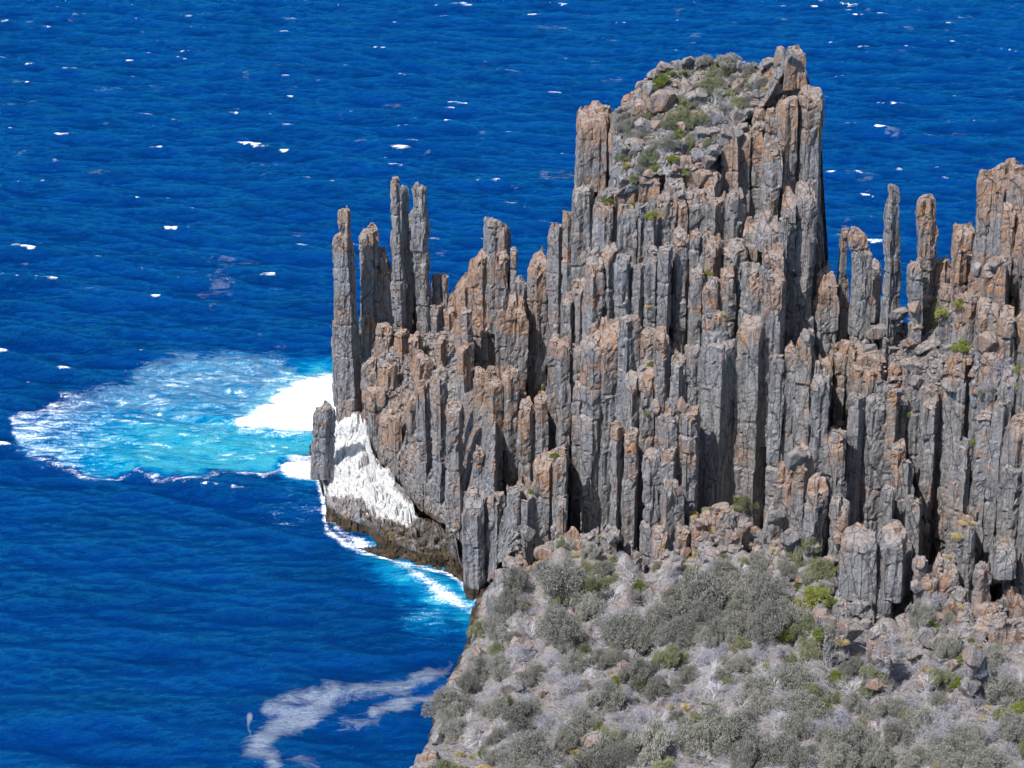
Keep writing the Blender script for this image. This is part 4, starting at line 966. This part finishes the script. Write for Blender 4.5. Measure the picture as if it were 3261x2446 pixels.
# ------------------------------------------------------------------ sea
def sea_material():
    k = N('sea_water'); p = k.pos((1, 1, 1)); pst = k.pos((.55, 1.25, 1))
    turq = k.attr('turq'); foam = k.attr('foam'); haze = k.attr('veil')
    n1 = k.noise(k.pos((.35, 1., 1)), .42, 6, .68, .6); n2 = k.noise(p, 1.6, 4, .75); n3 = k.noise(k.pos((.3, 1., 1)), .09, 4, .6)
    deep = k.mix(k.ramp(n3, [(.35, 0.), (.65, 1.)]), (.0008, .050, .255), (.0015, .082, .42))
    tq = k.math('ADD', turq, k.math('MULTIPLY', k.math('SUBTRACT', n1, .5), 1.5))
    tm = k.ramp(tq, [(.15, 0.), (.85, 1.)])
    tc = k.ramp(tq, [(.3, (.0, .15, .50)), (.55, (.0, .35, .86)), (.82, (.01, .55, 1.)), (1., (.10, .76, 1.))])
    col = k.mix(tm, deep, tc)
    vl = k.math('ADD', haze, k.math('MULTIPLY', k.math('SUBTRACT', k.noise(k.pos((.6, 1, 1)), .22, 6, .75, 1.5), .5), 1.9))
    vc = k.mix(k.ramp(turq, [(.05, 0.), (.4, 1.)]), (.74, .80, .93), (.45, .80, 1.))
    col = k.mix(k.math('MULTIPLY', k.ramp(vl, [(.35, 0.), (.95, 1.)]), .88), col, vc)
    fm = k.math('ADD', foam, k.math('MULTIPLY', k.math('SUBTRACT', n1, .5), 1.7))
    fm = k.math('ADD', fm, k.math('MULTIPLY', k.math('SUBTRACT', n2, .5), 1.3))
    fm = k.ramp(fm, [(.46, 0.), (.66, .45), (.92, 1.)])
    col = k.mix(fm, col, (.97, .98, 1.))
    calm = k.math('SUBTRACT', 1.0, k.math('MULTIPLY', fm, .8))
    def bmp(h, dist, prev=None):
        b = k.n('Bump'); b.inputs['Distance'].default_value = dist; k.l(calm, b.inputs['Strength']); k.l(h, b.inputs['Height'])
        if prev is not None: k.l(prev, b.inputs['Normal'])
        return b.outputs[0]
    b = bmp(k.noise(k.pos((.55, 1, 1)), .38, 5, .6, .5), 6.0); b = bmp(k.noise(k.pos((.7, 1.15, 1)), 1.05, 6, .74, .3), 5.0, b); b = bmp(n2, 1.3, b)
    di = k.n('BsdfDiffuse'); k.l(col, di.inputs['Color']); k.l(b, di.inputs['Normal'])
    gl = k.n('BsdfGlossy'); gl.inputs['Color'].default_value = (.03, .52, 1, 1); gl.inputs['Roughness'].default_value = .11; k.l(b, gl.inputs['Normal'])
    fr = k.n('Fresnel'); fr.inputs['IOR'].default_value = 1.33; k.l(b, fr.inputs['Normal'])
    mx = k.n('MixShader'); k.l(k.math('MULTIPLY', k.math('MULTIPLY', fr.outputs[0], k.math('SUBTRACT', 1.0, k.math('MAXIMUM', fm, k.math('MULTIPLY', turq, .75)))), 3.1, clamp=True), mx.inputs[0])
    k.l(di.outputs[0], mx.inputs[1]); k.l(gl.outputs[0], mx.inputs[2]); k.l(mx.outputs[0], k.out.inputs['Surface']); return k.m
def V2(pts): return [(x*1.4742, y*1.4742) for x, y in pts]
def build_sea():
    nr, nc = 1050, 900
    Yr = np.geomspace(300, 1700, nr); u = np.linspace(-.33, .36, nc)
    Y = Yr[:, None]+0*u[None]; X = Yr[:, None]*u[None]
    q = np.random.default_rng(2); Z = np.zeros_like(X); amp = 0
    for i in range(46):
        lam = 4*(9**q.random()); th = math.radians(-90-16+q.normal(0, 24)); A = .0105*lam**.92; kx, ky = math.cos(th)*2*math.pi/lam, math.sin(th)*2*math.pi/lam
        ph = kx*X+ky*Y+q.uniform(0, 6.28)+1.2*np.sin(.013*X*q.uniform(.5, 1.5)+.011*Y+i)
        Z += A*(1-2*np.abs(np.sin(ph/2))**1.3)
        amp += A*A
        if i == 0: Zs = Z*0
        if lam < 16: Zs += A*(1-2*np.abs(np.sin(ph/2))**1.3)
    Z = Z/math.sqrt(amp)*.95
    Z += .5*(fbm(X/2.6, Y/1.6, X*0, 3, 5)-.5)
    qx, qy = proj(X, Y, X*0)
    mask = fbm(X/38, Y/30, X*0, 3, 70)
    Zs = Zs/Zs.std(); zn = .6*Zs+.6*(Z-Z.mean())/Z.std()
    spk = vnoise(X/5, Y/9, X*0, 77)
    spk2 = vnoise(X/1.6, Y/3, X*0, 78)
    foam = np.clip((zn-1.35)*.8+(mask-.53)*2.0+(spk-.64)*2.0+(spk2-.56)*1.5, 0, .85)*sst(.7, 1.3, zn)
    foam *= np.where(qy > 1560, .25, 1)
    # hand-laid whitecap groups
    for (x, y, sx, sy, a) in [(630,43,40,5,.9),(325,243,26,7,.95),(865,318,28,10,.9),(222,350,24,6,.8),(500,608,40,14,.7),(560,615,70,14,.45),(1110,150,30,10,.7),(90,415,60,14,.4),(600,630,60,12,.5),(1010,25,20,4,.8),(1700,40,30,5,.8),
        (1100,435,40,8,.6),(660,572,12,7,.9),(1225,120,26,10,.5),(120,640,40,6,.5),(870,380,12,20,.5),(1800,310,40,12,.7),(1815,500,20,14,.7),(1090,140,50,16,.4),(2060,60,30,5,.6),(30,320,20,10,.6),(440,30,30,5,.6),(960,605,30,8,.5),(935,515,20,14,.8),
        (2050,540,20,8,.7),(1880,200,30,8,.4),(2180,420,24,8,.5),(310,190,60,10,.3),(270,160,70,9,.28),(360,440,40,8,.3),(1260,165,20,6,.6),(760,340,16,6,.5)]:
        g = np.exp(-((qx-x*1.4742)/(sx*1.4742))**2-((qy-y*1.4742)/(sy*1.4742))**2); foam = np.maximum(foam, g*a*.9*sst(-.5, 1.0, zn+1.2*(spk-.3)))
    veil0 = .42*sst(.68, .80, fbm(X/12, Y/16, X*0, 4, 81))*np.where(qy > 1560, .3, 1)
    big = V2([(735,790),(640,762),(560,737),(460,722),(370,747),(262,768),(265,812),(150,834),(60,872),(15,890),(22,960),(60,990),(140,1002),(180,1024),(290,1020),(330,1032),(420,1022),(500,1017),(560,1006),(640,985),(735,960)])
    wob = 34*(fbm(X/9, Y/14, X*0, 4, 33)-.5)*2
    sd = poly_sd(qx, qy, big)+wob
    edge = np.exp(-(sd/11.)**2)
    left = sst(560, 120, qx)
    lo0 = sst(1250, 1400, qy); turq = .95*(sst(-14, 26, sd)*lo0+sst(-35, 90, sd)*(1-lo0))*(1-.25*left)+0*X
    low = sst(1250, 1420, qy); turq = turq*(.74+.32*low)
    veil = np.maximum(veil0, .62*sst(-5, 60, sd)*(1-.85*low))
    foam = np.maximum(foam, edge*.62*sst(1320, 1480, qy))
    foam = np.maximum(foam, np.where(sd > -8, .50*left+.12, 0)*sst(-8, 20, sd))
    fa = (Y-636+.32*(X+60)+3*fbm(X/18, Y/18, X*0, 2, 131))/3.4; fb = (X+60)/26.
    rg = 1-np.abs(2*fbm(fb, fa, X*0, 4, 141)-1); rg2 = 1-np.abs(2*fbm(fb*2.2, fa*1.9, X*0, 3, 151)-1)
    foam = np.maximum(foam, (.34*sst(.70, 1., rg)+.34*sst(.72, 1., rg2))*sst(0, 60, sd))
    foam = np.maximum(foam, (.36+.35*(fbm(X/20, Y/7, X*0, 4, 91)-.5))*sst(10, 60, sd)*(1-low*.35))
    core = V2([(760,790),(690,790),(630,800),(590,832),(530,872),(498,905),(510,932),(570,942),(640,947),(700,945),(760,900)])
    sc = poly_sd(qx, qy, core)+wob*.35
    foam = np.maximum(foam, np.clip(.42+(sc-22*(1-rg)-10*(1-rg2))/52., 0, .98+.5*sst(30, 110, sc))); turq = np.maximum(turq, .9*sst(-60, 0, sc))
    s2 = poly_sd(qx, qy, V2([(605,998),(640,980),(680,978),(730,990),(730,1040),(690,1030),(630,1018)]))+wob*.6
    foam = np.maximum(foam, np.clip(.5+(s2-14*(1-rg))/26., 0, .95)); turq = np.maximum(turq, .6*sst(-30, 0, s2))
    # cove wash
    sh = V2([(600,1080),(700,1095),(740,1150),(820,1190),(890,1230),(955,1275),(1010,1305),(1040,1330)])
    dl = line_d(qx, qy, sh)
    foam = np.maximum(foam, np.clip(.74-dl/46.+wob/90, 0, 1)*sst(900, 1120, qx))
    turq = np.maximum(turq, .85*np.exp(-(dl/105.)**2)*sst(1000, 1250, qx)); 
    c2 = np.exp(-((qx-1370)/110.)**2-((qy-1960)/75.)**2); turq = np.maximum(turq, .75*c2); foam = np.maximum(foam, .42*c2)
    c3 = np.exp(-((qx-930)/130.)**2-((qy-1620)/55.)**2); turq = np.maximum(turq, .36*c3); foam = np.maximum(foam, .36*c3)
    # rim of surf round the rocks
    rim = line_d(qx, qy, WATER); foam = np.maximum(foam, .8*np.exp(-(rim/13.)**2)*sst(1005, 1050, qx+60))
    # drifting foam streak
    B = lambda pts: [(600+x*.4069, 2050+y*.4069) for x, y in pts]
    wv2 = 40*(fbm(X/6, Y/9, X*0, 4, 44)-.5)
    for pts, wd, a in ((B([(2080,350),(1850,410),(1650,460),(1450,520)]), 22, .95), (B([(2000,200),(1880,230),(1650,320),(1400,350),(1150,380),(950,430)]), 34, .8), (B([(1150,380),(900,560),(700,600),(620,700),(510,820),(640,860),(660,920)]), 42, 1.0),
                       (B([(1000,400),(800,410),(640,480)]), 30, .75), (B([(480,530),(460,620),(485,700)]), 8, 1.0), (B([(1500,500),(1430,560),(1200,600)]), 30, .5), (B([(700,880),(850,900),(1000,960)]), 22, .5)):
        d = line_d(qx, qy, pts)+wv2
        veil = np.maximum(veil, a*np.exp(-(np.clip(d, 0, 999)/wd)**2)); 
    foam = np.maximum(foam, .40*np.exp(-((line_d(qx, qy, B([(480,530),(460,620),(485,700)]))/6.)**2)))
    Z = Z*(1-.35*sst(1500, 1700, qy)) 
    nv = nr*nc
    V = np.stack([X, Y, Z], -1).reshape(-1, 3)
    # ocean to the horizon, a little lower
    O = 30000.
    ring = np.array([[-O, -O, -9], [O, -O, -9], [O, O, -9], [-O, O, -9]])
    V = np.vstack([V, ring]); F = np.vstack([grid_faces(nr, nc), [[nv, nv+1, nv+2, nv+3]]])
    z4 = np.zeros(4); at = lambda a: np.concatenate([np.asarray(a).ravel(), z4])
    o = mk('sea', V, F, None, [sea_material()], dict(turq=at(turq), foam=at(foam), veil=at(veil)), smooth=True); o['kind'] = 'structure'
build_sea()
